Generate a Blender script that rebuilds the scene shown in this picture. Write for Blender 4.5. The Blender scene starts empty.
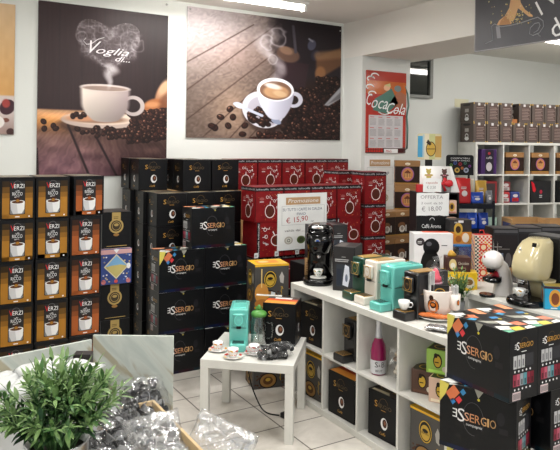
import bpy, bmesh, math, random
import numpy as np
from mathutils import Vector, Matrix, noise as mnoise
random.seed(7)
PI = math.pi
COL = bpy.context.scene.collection

# ------------------------------------------------------------------ measuring helpers (camera frame -> room frame)
YAW = math.radians(31.0)
SY, CY = math.sin(YAW), math.cos(YAW)
F = 636.0
EYE = 1.70
ROLL = 0.013
HY = 145.0
def derot(px, py):
    dx, dy = px - 280, py - HY
    return dx + dy * ROLL, dy - dx * ROLL
def cw(x, D):
    return (CY * x + SY * D, -SY * x + CY * D)
def onz(px, py, z):
    x, y = derot(px, py)
    D = (EYE - z) * F / y
    return cw(x / F * D, D)
def atd(px, py, D):
    x, y = derot(px, py)
    X, Y = cw(x / F * D, D)
    return (X, Y, EYE - y * D / F)
def ony(px, py, Yw):
    x, y = derot(px, py)
    D = Yw / (CY - SY * x / F)
    X, Y = cw(x / F * D, D)
    return (X, Yw, EYE - y * D / F)

# ------------------------------------------------------------------ materials
def lin(c):
    return tuple(((v / 255) / 12.92 if v <= 10.3 else (((v / 255) + .055) / 1.055) ** 2.4) for v in c)
MATS = {}
def mat(name, rgb, rough=.5, metal=0, bump=0, bscale=40, var=0, vscale=8, spec=.5, coat=0, emis=None, alpha=None, trans=0):
    if name in MATS: return MATS[name]
    m = bpy.data.materials.new(name); m.use_nodes = True
    nt = m.node_tree; b = nt.nodes['Principled BSDF']
    c = lin(rgb)
    b.inputs['Base Color'].default_value = (*c, 1)
    b.inputs['Roughness'].default_value = rough
    b.inputs['Metallic'].default_value = metal
    b.inputs['Specular IOR Level'].default_value = spec
    b.inputs['Coat Weight'].default_value = coat
    b.inputs['Transmission Weight'].default_value = trans
    if emis:
        b.inputs['Emission Color'].default_value = (*lin(emis[0]), 1); b.inputs['Emission Strength'].default_value = emis[1]
    if alpha is not None: b.inputs['Alpha'].default_value = alpha
    tc = nt.nodes.new('ShaderNodeTexCoord')
    nz = nt.nodes.new('ShaderNodeTexNoise'); nz.inputs['Scale'].default_value = vscale; nz.inputs['Detail'].default_value = 4
    nt.links.new(tc.outputs['Object'], nz.inputs['Vector'])
    v = var if var else .06
    rp = nt.nodes.new('ShaderNodeValToRGB')
    rp.color_ramp.elements[0].position = .3; rp.color_ramp.elements[1].position = .7
    rp.color_ramp.elements[0].color = (*[x * (1 - v) for x in c], 1)
    rp.color_ramp.elements[1].color = (*[min(1, x * (1 + v)) for x in c], 1)
    nt.links.new(nz.outputs['Fac'], rp.inputs['Fac']); nt.links.new(rp.outputs['Color'], b.inputs['Base Color'])
    if bump:
        n2 = nt.nodes.new('ShaderNodeTexNoise'); n2.inputs['Scale'].default_value = bscale; n2.inputs['Detail'].default_value = 3
        nt.links.new(tc.outputs['Object'], n2.inputs['Vector'])
        bp = nt.nodes.new('ShaderNodeBump'); bp.inputs['Strength'].default_value = bump; bp.inputs['Distance'].default_value = .01
        nt.links.new(n2.outputs['Fac'], bp.inputs['Height']); nt.links.new(bp.outputs['Normal'], b.inputs['Normal'])
    MATS[name] = m
    return m
def pmat(rgb, rough=.35):
    """print ink"""
    return mat('ink_%d_%d_%d' % tuple(rgb), rgb, rough, spec=.25)

def vcol_mat(name, rough=.35, spec=.5):
    if name in MATS: return MATS[name]
    m = bpy.data.materials.new(name); m.use_nodes = True
    nt = m.node_tree; b = nt.nodes['Principled BSDF']
    a = nt.nodes.new('ShaderNodeVertexColor'); a.layer_name = 'print'
    nt.links.new(a.outputs['Color'], b.inputs['Base Color'])
    b.inputs['Roughness'].default_value = rough; b.inputs['Specular IOR Level'].default_value = spec
    MATS[name] = m
    return m

# ------------------------------------------------------------------ text
TC = {}
def text_geo(s, shear=0):
    k = (s, shear)
    if k in TC: return TC[k]
    cu = bpy.data.curves.new('t', 'FONT'); cu.body = s; cu.size = 1; cu.resolution_u = 2; cu.shear = shear
    o = bpy.data.objects.new('t', cu); COL.objects.link(o)
    dg = bpy.context.evaluated_depsgraph_get()
    me = o.evaluated_get(dg).to_mesh()
    vs = [(v.co.x, v.co.y) for v in me.vertices]; fs = [tuple(p.vertices) for p in me.polygons]
    o.evaluated_get(dg).to_mesh_clear()
    bpy.data.objects.remove(o); bpy.data.curves.remove(cu)
    if vs:
        x0 = min(v[0] for v in vs); x1 = max(v[0] for v in vs)
        y0 = min(v[1] for v in vs); y1 = max(v[1] for v in vs)
    else: x0 = x1 = y0 = y1 = 0
    TC[k] = (vs, fs, x0, x1, y0, y1)
    return TC[k]

class Face:
    """a print frame on a flat face: origin, right, up, normal"""
    def __init__(s, O, U, V):
        s.O = Vector(O); s.U = Vector(U).normalized(); s.V = Vector(V).normalized(); s.N = s.U.cross(s.V)
    def p(s, u, v, k=1):
        return s.O + s.U * u + s.V * v + s.N * (.0006 * k)

class MB:
    def __init__(s):
        s.bm = bmesh.new(); s.mats = []
    def mi(s, m):
        if m not in s.mats: s.mats.append(m)
        return s.mats.index(m)
    def _f(s, vs, i, sm=False):
        try:
            f = s.bm.faces.new(vs); f.material_index = i; f.smooth = sm; return f
        except ValueError: return None
    def box(s, x0, x1, y0, y1, z0, z1, m, bev=0, seg=2, M=None):
        i = s.mi(m)
        r = bmesh.ops.create_cube(s.bm, size=1)
        vs = r['verts']
        for v in vs:
            v.co = Vector((x0 + (v.co.x + .5) * (x1 - x0), y0 + (v.co.y + .5) * (y1 - y0), z0 + (v.co.z + .5) * (z1 - z0)))
        fs = set(f for v in vs for f in v.link_faces)
        for f in fs: f.material_index = i
        allv = set(vs)
        if bev:
            es = list(set(e for v in vs for e in v.link_edges))
            rr = bmesh.ops.bevel(s.bm, geom=es, offset=bev, segments=seg, profile=.5, affect='EDGES', clamp_overlap=True)
            for f in rr['faces']: f.material_index = i; f.smooth = seg > 1
            allv = set(v for f in rr['faces'] for v in f.verts) | set(v for v in vs if v.is_valid)
        if M is not None:
            for v in allv: v.co = M @ v.co
        return s
    def poly(s, pts, m):
        s._f([s.bm.verts.new(p) for p in pts], s.mi(m)); return s
    # prints
    def rect(s, F_, u0, u1, v0, v1, m, k=1):
        return s.poly([F_.p(u0, v0, k), F_.p(u1, v0, k), F_.p(u1, v1, k), F_.p(u0, v1, k)], m)
    def pl(s, F_, pts, m, k=1):
        return s.poly([F_.p(u, v, k) for u, v in pts], m)
    def disc(s, F_, u, v, ru, rv, m, k=1, n=20, a0=0, a1=2 * PI):
        full = abs(a1 - a0 - 2 * PI) < 1e-6
        c = n if full else n + 1
        return s.poly([F_.p(u + ru * math.cos(a0 + (a1 - a0) * i / n), v + rv * math.sin(a0 + (a1 - a0) * i / n), k) for i in range(c)], m)
    def ring(s, F_, u, v, ru, rv, w, m, k=1, n=24, a0=0, a1=2 * PI):
        i_ = s.mi(m)
        A = [a0 + (a1 - a0) * i / n for i in range(n + 1)]
        o = [s.bm.verts.new(F_.p(u + ru * math.cos(a), v + rv * math.sin(a), k)) for a in A]
        q = [s.bm.verts.new(F_.p(u + (ru - w) * math.cos(a), v + (rv - w) * math.sin(a), k)) for a in A]
        for i in range(n): s._f([o[i], o[i + 1], q[i + 1], q[i]], i_)
        return s
    def text(s, F_, t, u, v, h, m, k=2, w=None, shear=0, mirror=False, ang=0, align='l'):
        vs, fs, x0, x1, y0, y1 = text_geo(t, shear)
        if not vs: return s
        sc = h / .7
        sx = sc if w is None else w / (x1 - x0)
        W = (x1 - x0) * sx
        off = -W / 2 if align == 'c' else 0
        ca, sa = math.cos(ang), math.sin(ang)
        i_ = s.mi(m); nv = []
        for x, y in vs:
            X = (x - x0) * sx
            if mirror: X = W - X
            X += off; Y = y * sc
            nv.append(s.bm.verts.new(F_.p(u + X * ca - Y * sa, v + X * sa + Y * ca, k)))
        for f in fs:
            s._f([nv[q] for q in (reversed(f) if mirror else f)], i_)
        return s
    def lines(s, F_, u0, u1, v0, v1, n, m, k=2, frac=.45, seed=0, jag=.3):
        r = random.Random(seed)
        for i in range(n):
            a = v0 + (v1 - v0) * i / n; b = a + (v1 - v0) / n * frac
            s.rect(F_, u0, u1 - (u1 - u0) * r.random() * jag, a, b, m, k)
        return s
    # solids
    def loft(s, rings, m, n=24, cap=True, smooth=True, M=None):
        """rings: (z, cx, cy, rx, ry, power)"""
        i_ = s.mi(m); R = []
        for r in rings:
            z, cx, cy, rx, ry = r[:5]; p = r[5] if len(r) > 5 else 2
            L = []
            for i in range(n):
                a = 2 * PI * i / n; c, q = math.cos(a), math.sin(a)
                P = Vector((cx + rx * math.copysign(abs(c) ** (2 / p), c), cy + ry * math.copysign(abs(q) ** (2 / p), q), z))
                if M is not None: P = M @ P
                L.append(s.bm.verts.new(P))
            R.append(L)
        for a, b in zip(R, R[1:]):
            for i in range(n): s._f([a[i], a[(i + 1) % n], b[(i + 1) % n], b[i]], i_, smooth)
        if cap:
            s._f(list(reversed(R[0])), i_); s._f(R[-1], i_)
        return s
    def cyl(s, x, y, z0, z1, r, m, r2=None, n=24, M=None):
        r2 = r if r2 is None else r2
        return s.loft([(z0, x, y, r, r), (z1, x, y, r2, r2)], m, n, True, True, M)
    def sph(s, x, y, z, rx, ry, rz, m, n=20, k=12, M=None):
        return s.loft([(z - rz * math.cos(PI * (i + .02) / (k + .04)), x, y, rx * math.sin(PI * (i + .02) / (k + .04)), ry * math.sin(PI * (i + .02) / (k + .04))) for i in range(k + 1)], m, n, True, True, M)
    def tube(s, pts, r, m, n=8, closed=False):
        i_ = s.mi(m); pts = [Vector(p) for p in pts]; R = []
        N = len(pts)
        for j, p in enumerate(pts):
            a = pts[j - 1] if (j or closed) else p
            b = pts[(j + 1) % N] if (j < N - 1 or closed) else p
            t = (b - a).normalized()
            ref = Vector((0, 0, 1)) if abs(t.z) < .9 else Vector((1, 0, 0))
            u = t.cross(ref).normalized(); w = t.cross(u)
            rr = r[j] if isinstance(r, (list, tuple)) else r
            R.append([s.bm.verts.new(p + (u * math.cos(2 * PI * i / n) + w * math.sin(2 * PI * i / n)) * rr) for i in range(n)])
        rng = list(zip(R, R[1:])) + ([(R[-1], R[0])] if closed else [])
        for a, b in rng:
            for i in range(n): s._f([a[i], a[(i + 1) % n], b[(i + 1) % n], b[i]], i_, True)
        if not closed:
            s._f(R[0], i_); s._f(list(reversed(R[-1])), i_)
        return s
    def prof(s, pts, x0, x1, m, bev=0, seg=2, smooth=True):
        """side profile (y,z) pushed along x"""
        i_ = s.mi(m)
        a = [s.bm.verts.new((x0, y, z)) for y, z in pts]; b = [s.bm.verts.new((x1, y, z)) for y, z in pts]
        n = len(pts); fs = []
        for i in range(n): fs.append(s._f([a[i], a[(i + 1) % n], b[(i + 1) % n], b[i]], i_, smooth))
        c1 = s._f(list(reversed(a)), i_); c2 = s._f(b, i_)
        if bev:
            es = set(list(c1.edges) + list(c2.edges))
            r = bmesh.ops.bevel(s.bm, geom=list(es), offset=bev, segments=seg, profile=.5, affect='EDGES', clamp_overlap=True)
            for f in r['faces']: f.material_index = i_; f.smooth = True
        return s
    def xf(s, M):
        for v in s.bm.verts: v.co = M @ v.co
        return s
    def build(s, name, parent=None, norm=True):
        if norm:
            pass
        me = bpy.data.meshes.new(name); s.bm.to_mesh(me); s.bm.free()
        for m in s.mats: me.materials.append(m)
        o = bpy.data.objects.new(name, me); COL.objects.link(o)
        if parent: o.parent = parent
        return o

def tag(o, label=None, cat=None, group=None, kind=None):
    if label: o['label'] = label
    if cat: o['category'] = cat
    if group: o['group'] = group
    if kind: o['kind'] = kind
    return o
def empty(name):
    o = bpy.data.objects.new(name, None); COL.objects.link(o); o.empty_display_size = .05
    return o
def copy_tree(o, parent=None):
    c = o.copy(); COL.objects.link(c); c.parent = parent
    for k in ('label', 'group'):
        if parent is None and k in c: del c[k]
    for ch in list(o.children): copy_tree(ch, c)
    return c
PROTO = {}; USED = set()
def get(key, builder, *a):
    if key not in PROTO: PROTO[key] = builder(*a)
    if key in USED: return copy_tree(PROTO[key])
    USED.add(key); return PROTO[key]
def put(o, x, y, z, rot=0, label=None, cat=None, group=None, sc=None):
    o.location = (x, y, z); o.rotation_euler = (0, 0, math.radians(rot))
    if sc: o.scale = (sc, sc, sc)
    return tag(o, label, cat, group)
def putc(o, X, Y, z, rot, w, d, label=None, cat=None, group=None):
    """front-left corner placement"""
    a = math.radians(rot); c, s = math.cos(a), math.sin(a)
    return put(o, X + c * w / 2 - s * d / 2, Y + s * w / 2 + c * d / 2, z, rot, label, cat, group)
def struct(o):
    o['kind'] = 'structure'; return o

def faces(w, d, h):
    return (Face((-w / 2, -d / 2, 0), (1, 0, 0), (0, 0, 1)), Face((w / 2, -d / 2, 0), (0, 1, 0), (0, 0, 1)),
            Face((-w / 2, d / 2, 0), (0, -1, 0), (0, 0, 1)), Face((-w / 2, -d / 2, h), (1, 0, 0), (0, 1, 0)))

# common materials
WHITE = mat('white_melamine', (212, 211, 205), .45)
BLACKCARD = mat('black_card', (13, 13, 15), .42, spec=.22)
BLACKG = mat('gloss_black_plastic', (7, 7, 9), .12, spec=.4)
BLACKM = mat('matt_black_plastic', (14, 14, 15), .5, spec=.3)
CHROME = mat('chrome', (210, 210, 212), .18, 1)
CERAM = mat('white_ceramic', (240, 240, 238), .15)
GOLDI = pmat((200, 150, 70)); WHI = pmat((232, 232, 232)); DGOLD = pmat((120, 92, 50)); REDI = pmat((200, 30, 35))
PAPER = mat('white_paper', (228, 229, 228), .7)
INKK = pmat((50, 48, 50)); BROWN = pmat((86, 52, 34)); KRAFT = mat('kraft_paper', (165, 128, 86), .8, var=.12)
CARDB = mat('corrugated_cardboard', (186, 148, 100), .8, var=.1)
# ================================================================== CARTON KINDS
def cup_print(m, f, u, v, s, k=2):
    """small espresso cup seen from the front, height s"""
    m.pl(f, [(u - .42 * s, v + s), (u + .42 * s, v + s), (u + .40 * s, v + .45 * s), (u + .24 * s, v), (u - .24 * s, v), (u - .40 * s, v + .45 * s)], WHI, k)
    m.disc(f, u, v + s, .42 * s, .14 * s, WHI, k + 1)
    m.disc(f, u, v + s, .34 * s, .10 * s, BROWN, k + 2)
    m.ring(f, u + .46 * s, v + .62 * s, .2 * s, .22 * s, .06 * s, WHI, k)

def amber_box(name2, amber):
    w, d, h = .194, .27, .247
    m = MB(); m.box(-w / 2, w / 2, -d / 2, d / 2, 0, h, BLACKCARD, .002, 1)
    f, r, l, t = faces(w, d, h)
    am = pmat(amber); am2 = pmat(tuple(int(c * .62) for c in amber)); am3 = pmat(tuple(int(c * .3) for c in amber)); am4 = pmat(tuple(int(c * .82) for c in amber))
    for a, b in ((.014, .054), (.140, .182)):
        m.rect(f, a, b, .006, .125, am); m.rect(f, a, b, .125, .155, am4); m.rect(f, a, b, .155, .19, am2); m.rect(f, a, b, .19, .225, am3)
    m.rect(f, .014, .182, .006, .03, am)
    # dark centre with rounded foot
    m.pl(f, [(.056, .034), (.06, .028), (.132, .028), (.138, .036), (.138, .225), (.056, .225)], pmat((38, 36, 36)), 2)
    m.pl(f, [(.058, .036), (.062, .031), (.13, .031), (.136, .038), (.136, .105), (.12, .11), (.085, .10), (.058, .115)], pmat((122, 122, 124)), 3)
    m.pl(f, [(.058, .100), (.138, .104), (.136, .06), (.122, .034), (.074, .032), (.062, .06)], pmat((196, 196, 198)), 4); m.pl(f, [(.092, .100), (.138, .104), (.136, .06), (.122, .034), (.1, .036)], pmat((222, 222, 222)), 5)
    m.disc(f, .098, .102, .040, .012, pmat((228, 228, 228)), 6); m.disc(f, .098, .102, .033, .009, pmat((90, 56, 36)), 7)
    m.disc(f, .098, .120, .020, .010, pmat((60, 32, 20)), 6); m.disc(f, .098, .110, .010, .008, am, 8)
    m.ring(f, .097, .205, .022, .022, .002, pmat((110, 110, 110)), 3, a0=0, a1=PI)
    m.text(f, 'V', .059, .181, .034, REDI, 4, w=.022); m.text(f, 'ERZI', .078, .184, .024, WHI, 4, w=.056)
    m.text(f, 'caffè', .097, .163, .009, WHI, 4, align='c')
    m.text(f, name2, .097, .140, .020, WHI, 4, w=.056, align='c'); m.lines(f, .08, .115, .128, .136, 2, WHI, 4)
    m.rect(f, .085, .11, .012, .018, WHI, 2); m.disc(f, .163, .016, .005, .005, WHI, 2)
    for s_ in (r, l):
        m.rect(s_, .04, .23, .02, .2, pmat((52, 40, 30)), 1)
        m.text(s_, 'VERZI', .06, .17, .03, WHI, 2, w=.12); m.disc(s_, .13, .09, .04, .045, am, 2); m.lines(s_, .05, .2, .025, .05, 3, WHI, 2)
    m.rect(t, .01, w - .01, .01, d - .01, pmat((104, 94, 80)), 1); m.lines(t, .03, .16, .04, .22, 5, pmat((170, 164, 150)), 2)
    return m.build('coffee_box')

def s_box(bright_top=False, w=.25, d=.22):
    h = .26
    m = MB(); m.box(-w / 2, w / 2, -d / 2, d / 2, 0, h, BLACKCARD, .002, 1)
    f, r, l, t = faces(w, d, h)
    for s_, q, o in ((f, 1, 0), (r, .82, .005), (l, .82, .005)):
        W = w if s_ is f else d
        cx = W / 2
        m.ring(s_, cx + .0, .2, .034 * q, .036 * q, .0018, DGOLD, 2, a0=.2, a1=PI * 1.3)
        m.text(s_, 'S', cx - .07 * q, .176, .036 * q, GOLDI, 3, w=.022 * q)
        m.text(s_, 'ERGIO', cx - .044 * q, .18, .022 * q, pmat((92, 76, 52)), 3, w=.105 * q)
        m.lines(s_, cx - .02, cx + .03, .166, .172, 1, GOLDI, 3)
        m.disc(s_, cx + .005, .095, .026 * q, .034 * q, WHI, 2); m.disc(s_, cx + .010, .099, .017 * q, .024 * q, pmat((70, 42, 30)), 3); m.disc(s_, cx + .012, .103, .008 * q, .012 * q, pmat((130, 84, 60)), 4)
        m.text(s_, 'Caffè', cx - .03 * q, .028, .016 * q, GOLDI, 2, shear=.35)
    if bright_top:
        m.rect(t, .006, w - .006, .006, .07, pmat((226, 150, 60)), 1); m.rect(t, .006, w - .006, .07, .12, pmat((190, 70, 30)), 1)
        m.rect(t, .006, w - .006, .12, d - .006, pmat((60, 50, 46)), 1); m.rect(t, .05, .16, .12, .15, WHI, 2)
    else:
        m.rect(t, .006, w - .006, .006, d - .006, pmat((70, 62, 54)), 1); m.ring(t, .07, .1, .05, .05, .008, pmat((140, 116, 80)), 2); m.rect(t, .14, .22, .05, .08, pmat((150, 120, 80)), 2)
        m.pl(t, [(.02, .01), (.16, .01), (.13, .04), (.02, .03)], pmat((200, 190, 160)), 2)
    return m.build('coffee_box')

def corner_art(m, f, W, H, k=1):
    P = [((.0, H), (.0, H - .10), (.03, H - .055), (.05, H), (214, 200, 96)), ((.012, H), (.05, H - .01), (.09, H), (.05, H + 0), (235, 235, 230)),
         ((.03, H - .05), (.06, H - .085), (.1, H - .035), (.07, H - .005), (206, 116, 76)), ((.052, H - .08), (.065, H - .098), (.08, H - .082), (.066, H - .066), (60, 130, 190)),
         ((.078, H - .07), (.095, H - .088), (.112, H - .066), (.096, H - .05), (200, 60, 66)), ((.1, H - .03), (.115, H - .045), (.13, H - .028), (.116, H - .012), (60, 130, 180)),
         ((.17, H), (.188, H - .04), (.215, H), (.2, H), (150, 150, 140))]
    for *pts, c in P: m.pl(f, pts, pmat(c), k)
    m.disc(f, .19, H - .045, .006, .006, pmat((210, 196, 60)), k + 1)

def big_carton(art=True):
    w, d, h = .36, .185, .303
    m = MB(); m.box(-w / 2, w / 2, -d / 2, d / 2, 0, h, mat('carton_black', (13, 14, 17), .34, spec=.3), .002, 1)
    f, r, l, t = faces(w, d, h)
    if art: corner_art(m, f, w, h)
    else: m.disc(f, .19, h - .02, .006, .006, pmat((170, 160, 70)), 2); m.pl(f, [(.16, h - .001), (.185, h - .018), (.21, h - .001)], pmat((110, 110, 104)), 1)
    m.ring(f, .165, .165, .05, .075, .0018, pmat((92, 92, 96)), 2, a0=-.6, a1=PI * 1.55)
    m.text(f, 'E', .066, .152, .040, WHI, 3, w=.022, mirror=True); m.text(f, 'S', .091, .140, .060, WHI, 4, w=.034)
    u = .124
    for i, (c, ww) in enumerate(zip('SERGIO', (.022, .021, .024, .026, .009, .028))):
        m.text(f, c, u, .150, .038, pmat([(222, 170, 140), (206, 148, 110), (200, 142, 98), (206, 160, 110), (196, 156, 104), (170, 134, 90)][i]), 4, w=ww); u += ww + .0035
    m.text(f, 'compagnia', .132, .130, .012, WHI, 4, w=.075)
    m.rect(f, .27, .315, .12, .24, pmat((22, 22, 25)), 1); m.rect(f, .285, .325, .135, .16, pmat((34, 33, 36)), 2); m.disc(f, .292, .2, .018, .03, pmat((34, 34, 38)), 2)
    cs = [(14, 22, 40), (16, 28, 56), (18, 26, 60), (26, 20, 48), (44, 16, 32), (50, 16, 26), (36, 22, 28), (14, 36, 46), (14, 32, 40)]
    for i, c in enumerate(cs): m.rect(f, i * w / 9, (i + 1) * w / 9, .002, .022, pmat(c), 1)
    for s_ in (r, l):
        m.text(s_, 'E', .03, .228, .02, WHI, 3, w=.011, mirror=True); m.text(s_, 'S', .042, .222, .034, WHI, 3, w=.019); m.text(s_, 'SERGIO', .062, .228, .022, GOLDI, 3, w=.09)
        m.ring(s_, .095, .24, .026, .032, .0012, DGOLD, 2, a0=0, a1=PI); m.lines(s_, .075, .12, .21, .217, 1, WHI, 2)
        for i in range(3):
            m.rect(s_, .024 + i * .026, .046 + i * .026, .142, .198, pmat((190, 190, 190)), 2); m.rect(s_, .03 + i * .026, .04 + i * .026, .15, .18, pmat((120, 120, 124)), 3)
        m.rect(s_, .104, .155, .145, .2, pmat((50, 50, 54)), 2)
        for i, c in enumerate([(150, 50, 70), (190, 90, 110), (150, 160, 166), (90, 150, 160), (140, 40, 60), (120, 26, 44)]):
            m.rect(s_, .022 + i * .023, .043 + i * .023, .066, .118, pmat(c), 2); m.rect(s_, .027 + i * .023, .038 + i * .023, .07, .094, pmat(tuple(int(x * .6) for x in c)), 3)
        for i in range(5):
            m.disc(s_, .034 + i * .025, .13, .005, .005, WHI, 2, 8); m.disc(s_, .034 + i * .025, .052, .005, .005, WHI, 2, 8)
        m.rect(s_, .02, .072, .006, .042, pmat((220, 200, 200)), 2)
        for i in range(8): m.rect(s_, .024 + i * .006, .027 + i * .006, .01, .036, INKK, 3)
    T = [((.0, 0), (.06, 0), (.10, .04), (.03, .07), (232, 232, 228)), ((.05, .03), (.1, .02), (.13, .07), (.08, .09), (210, 120, 84)), ((.12, .0), (.15, .02), (.14, .05), (.11, .04), (70, 150, 190)),
         ((.0, .13), (.08, .12), (.1, .16), (0, .18), (225, 150, 110)), ((.16, .02), (.21, .03), (.24, .07), (.2, .09), (150, 150, 140)), ((.2, .09), (.26, .07), (.28, .12), (.22, .13), (220, 218, 210)),
         ((.26, .02), (.31, .0), (.33, .05), (.29, .08), (236, 236, 230)), ((.3, .06), (.35, .05), (.355, .11), (.31, .12), (214, 190, 70)), ((.32, .0), (.355, .0), (.355, .04), (.34, .045), (110, 180, 150)),
         ((.25, .12), (.3, .13), (.31, .18), (.25, .18), (214, 120, 90)), ((.14, .12), (.17, .11), (.18, .15), (.15, .16), (60, 130, 180)), ((.33, .13), (.355, .12), (.355, .18), (.32, .18), (238, 238, 232))]
    for *pts, c in T: m.pl(t, pts, pmat(c), 1)
    m.disc(t, .19, .14, .01, .01, pmat((200, 180, 60)), 2)
    return m.build('coffee_machine_carton')

REDC = mat('red_card', (120, 17, 22), .45, spec=.25, var=.15, vscale=30)
def red_box(side=False, w=.257):
    d, h = .24, .28
    m = MB(); m.box(-w / 2, w / 2, -d / 2, d / 2, 0, h, REDC, .002, 1)
    f, r, l, t = faces(w, d, h)
    rr = random.Random(3)
    bk = pmat((26, 24, 28))
    if side:
        # carton lying on its side: band runs up the left edge
        m.rect(f, 0, .028, 0, h, bk, 1); m.text(f, 'lollocaffè lollocaffè', .022, .01, .012, WHI, 2, w=.26, ang=PI / 2)
        for i, (c, u, v) in enumerate([('L', .07, .225), ('O', .09, .205), ('L', .115, .22), ('L', .08, .16), ('O', .1, .15), ('c', .07, .105), ('a', .09, .095), ('f', .11, .10)]):
            m.text(f, c, u, v, .03, WHI, 3, ang=PI / 2 + rr.uniform(-.5, .5))
        m.disc(f, .18, .13, .052, .046, WHI, 2); m.disc(f, .18, .13, .046, .040, REDC, 3); m.disc(f, .18, .13, .036, .032, pmat((80, 36, 24)), 4)
        m.pl(f, [(.16, .17), (.17, .165), (.15, .205), (.142, .2)], WHI, 3)
    else:
        for s_, W in ((f, w), (r, d), (l, d)):
            m.rect(s_, 0, W, h - .034, h - .002, bk, 1); m.text(s_, 'lollocaffè  lollocaffè', .006, h - .026, .014, pmat((190, 190, 194)), 2, w=W - .012)
            cx = W * .52
            m.disc(s_, cx, .085, .046, .054, WHI, 2); m.disc(s_, cx, .085, .041, .048, REDC, 3); m.disc(s_, cx, .085, .035, .042, pmat((80, 36, 24)), 4)
            m.pl(s_, [(cx - .004, .128), (cx + .006, .128), (cx + .004, .165), (cx, .165)], WHI, 3)
            for c, u, v, a in [('O', .1, .185, .2), ('L', .13, .19, -.2), ('L', .15, .175, .1), ('O', .165, .155, 0), ('c', .2, .2, .3), ('A', .19, .17, -.3), ('F', .215, .125, 0), ('F', .2, .1, .2)]:
                m.text(s_, c, u * W / .262, v, .024, WHI, 3, ang=a)
            m.disc(s_, .06, .185, .022, .013, pmat((150, 80, 78)), 2); m.rect(s_, .04, .075, .16, .165, WHI, 2)
    for i in range(44):
        u, v = rr.uniform(.03, w - .01), rr.uniform(.01, h - .045)
        m.disc(f, u, v, .003, .002, pmat((206, 120, 60)), 1, 6)
    dkr = pmat((48, 8, 10))
    for a in (0, w - .004): m.rect(f, a, a + .004, 0, h, dkr, 1)
    m.rect(t, .004, w - .004, .004, d - .004, pmat((100, 18, 22)), 1)
    return m.build('coffee_box')

def oval_box(kind=0):
    w, d, h = (.25, .2, .258) if kind == 0 else (.18, .2, .25)
    tan = mat('tan_card', (150, 108, 62), .5); dk = pmat((44, 28, 22)); gd = pmat((176, 130, 56))
    m = MB(); m.box(-w / 2, w / 2, -d / 2, d / 2, 0, h, tan, .002, 1)
    f, r, l, t = faces(w, d, h)
    for s_, W in ((f, w), (r, d), (l, d)):
        m.rect(s_, 0, W, .035, .2, dk, 1); m.rect(s_, 0, W, .027, .035, gd, 1)
        m.disc(s_, W / 2, .225, .026, .013, pmat((232, 222, 200)), 2); m.lines(s_, W / 2 - .016, W / 2 + .016, .22, .23, 1, pmat((120, 60, 50)), 3)
        if kind == 0 and s_ is f or (kind == 0 and s_ is l):
            m.disc(s_, W / 2, .12, .064, .072, pmat((150, 90, 150)), 2); m.disc(s_, W / 2, .12, .055, .062, pmat((196, 130, 80)), 3)
            m.pl(s_, [(W / 2 - .035, .09), (W / 2 + .035, .09), (W / 2 + .03, .14), (W / 2, .165), (W / 2 - .03, .14)], pmat((110, 60, 40)), 4)
            for i in range(4): m.rect(s_, W / 2 - .028 + i * .016, W / 2 - .02 + i * .016, .085, .13, pmat((226, 176, 110)), 5)
        else:
            m.disc(s_, W / 2 - .01, .12, .045, .03, pmat((120, 80, 50)), 2)
            m.disc(s_, W / 2 - .005, .085, .035, .032, pmat((214, 208, 198)), 3); m.rect(s_, W / 2 + .035, W / 2 + .05, .06, .12, pmat((200, 196, 190)), 3)
            m.disc(s_, W / 2 - .005, .09, .018, .02, pmat((150, 140, 130)), 4)
    m.rect(t, .01, w - .01, .01, d - .01, pmat((150, 110, 70)), 1)
    return m.build('coffee_box')

def gold_label_box():
    w, d, h = .2, .24, .246
    m = MB(); m.box(-w / 2, w / 2, -d / 2, d / 2, 0, h, BLACKCARD, .002, 1)
    f, r, l, t = faces(w, d, h); g = pmat((176, 150, 90))
    m.rect(f, .065, .125, .17, .243, g, 1); m.disc(f, .095, .15, .05, .05, g, 1); m.disc(f, .095, .15, .038, .038, pmat((60, 50, 34)), 2)
    m.ring(f, .095, .15, .03, .03, .004, g, 3); m.disc(f, .095, .158, .016, .01, g, 3); m.lines(f, .075, .118, .2, .22, 2, pmat((100, 80, 40)), 2)
    m.disc(f, .095, .09, .02, .01, pmat((150, 110, 56)), 1); m.rect(f, .03, .17, .012, .016, g, 1)
    m.rect(t, .01, w - .01, .01, d - .01, pmat((50, 46, 44)), 1)
    return m.build('coffee_box')

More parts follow.
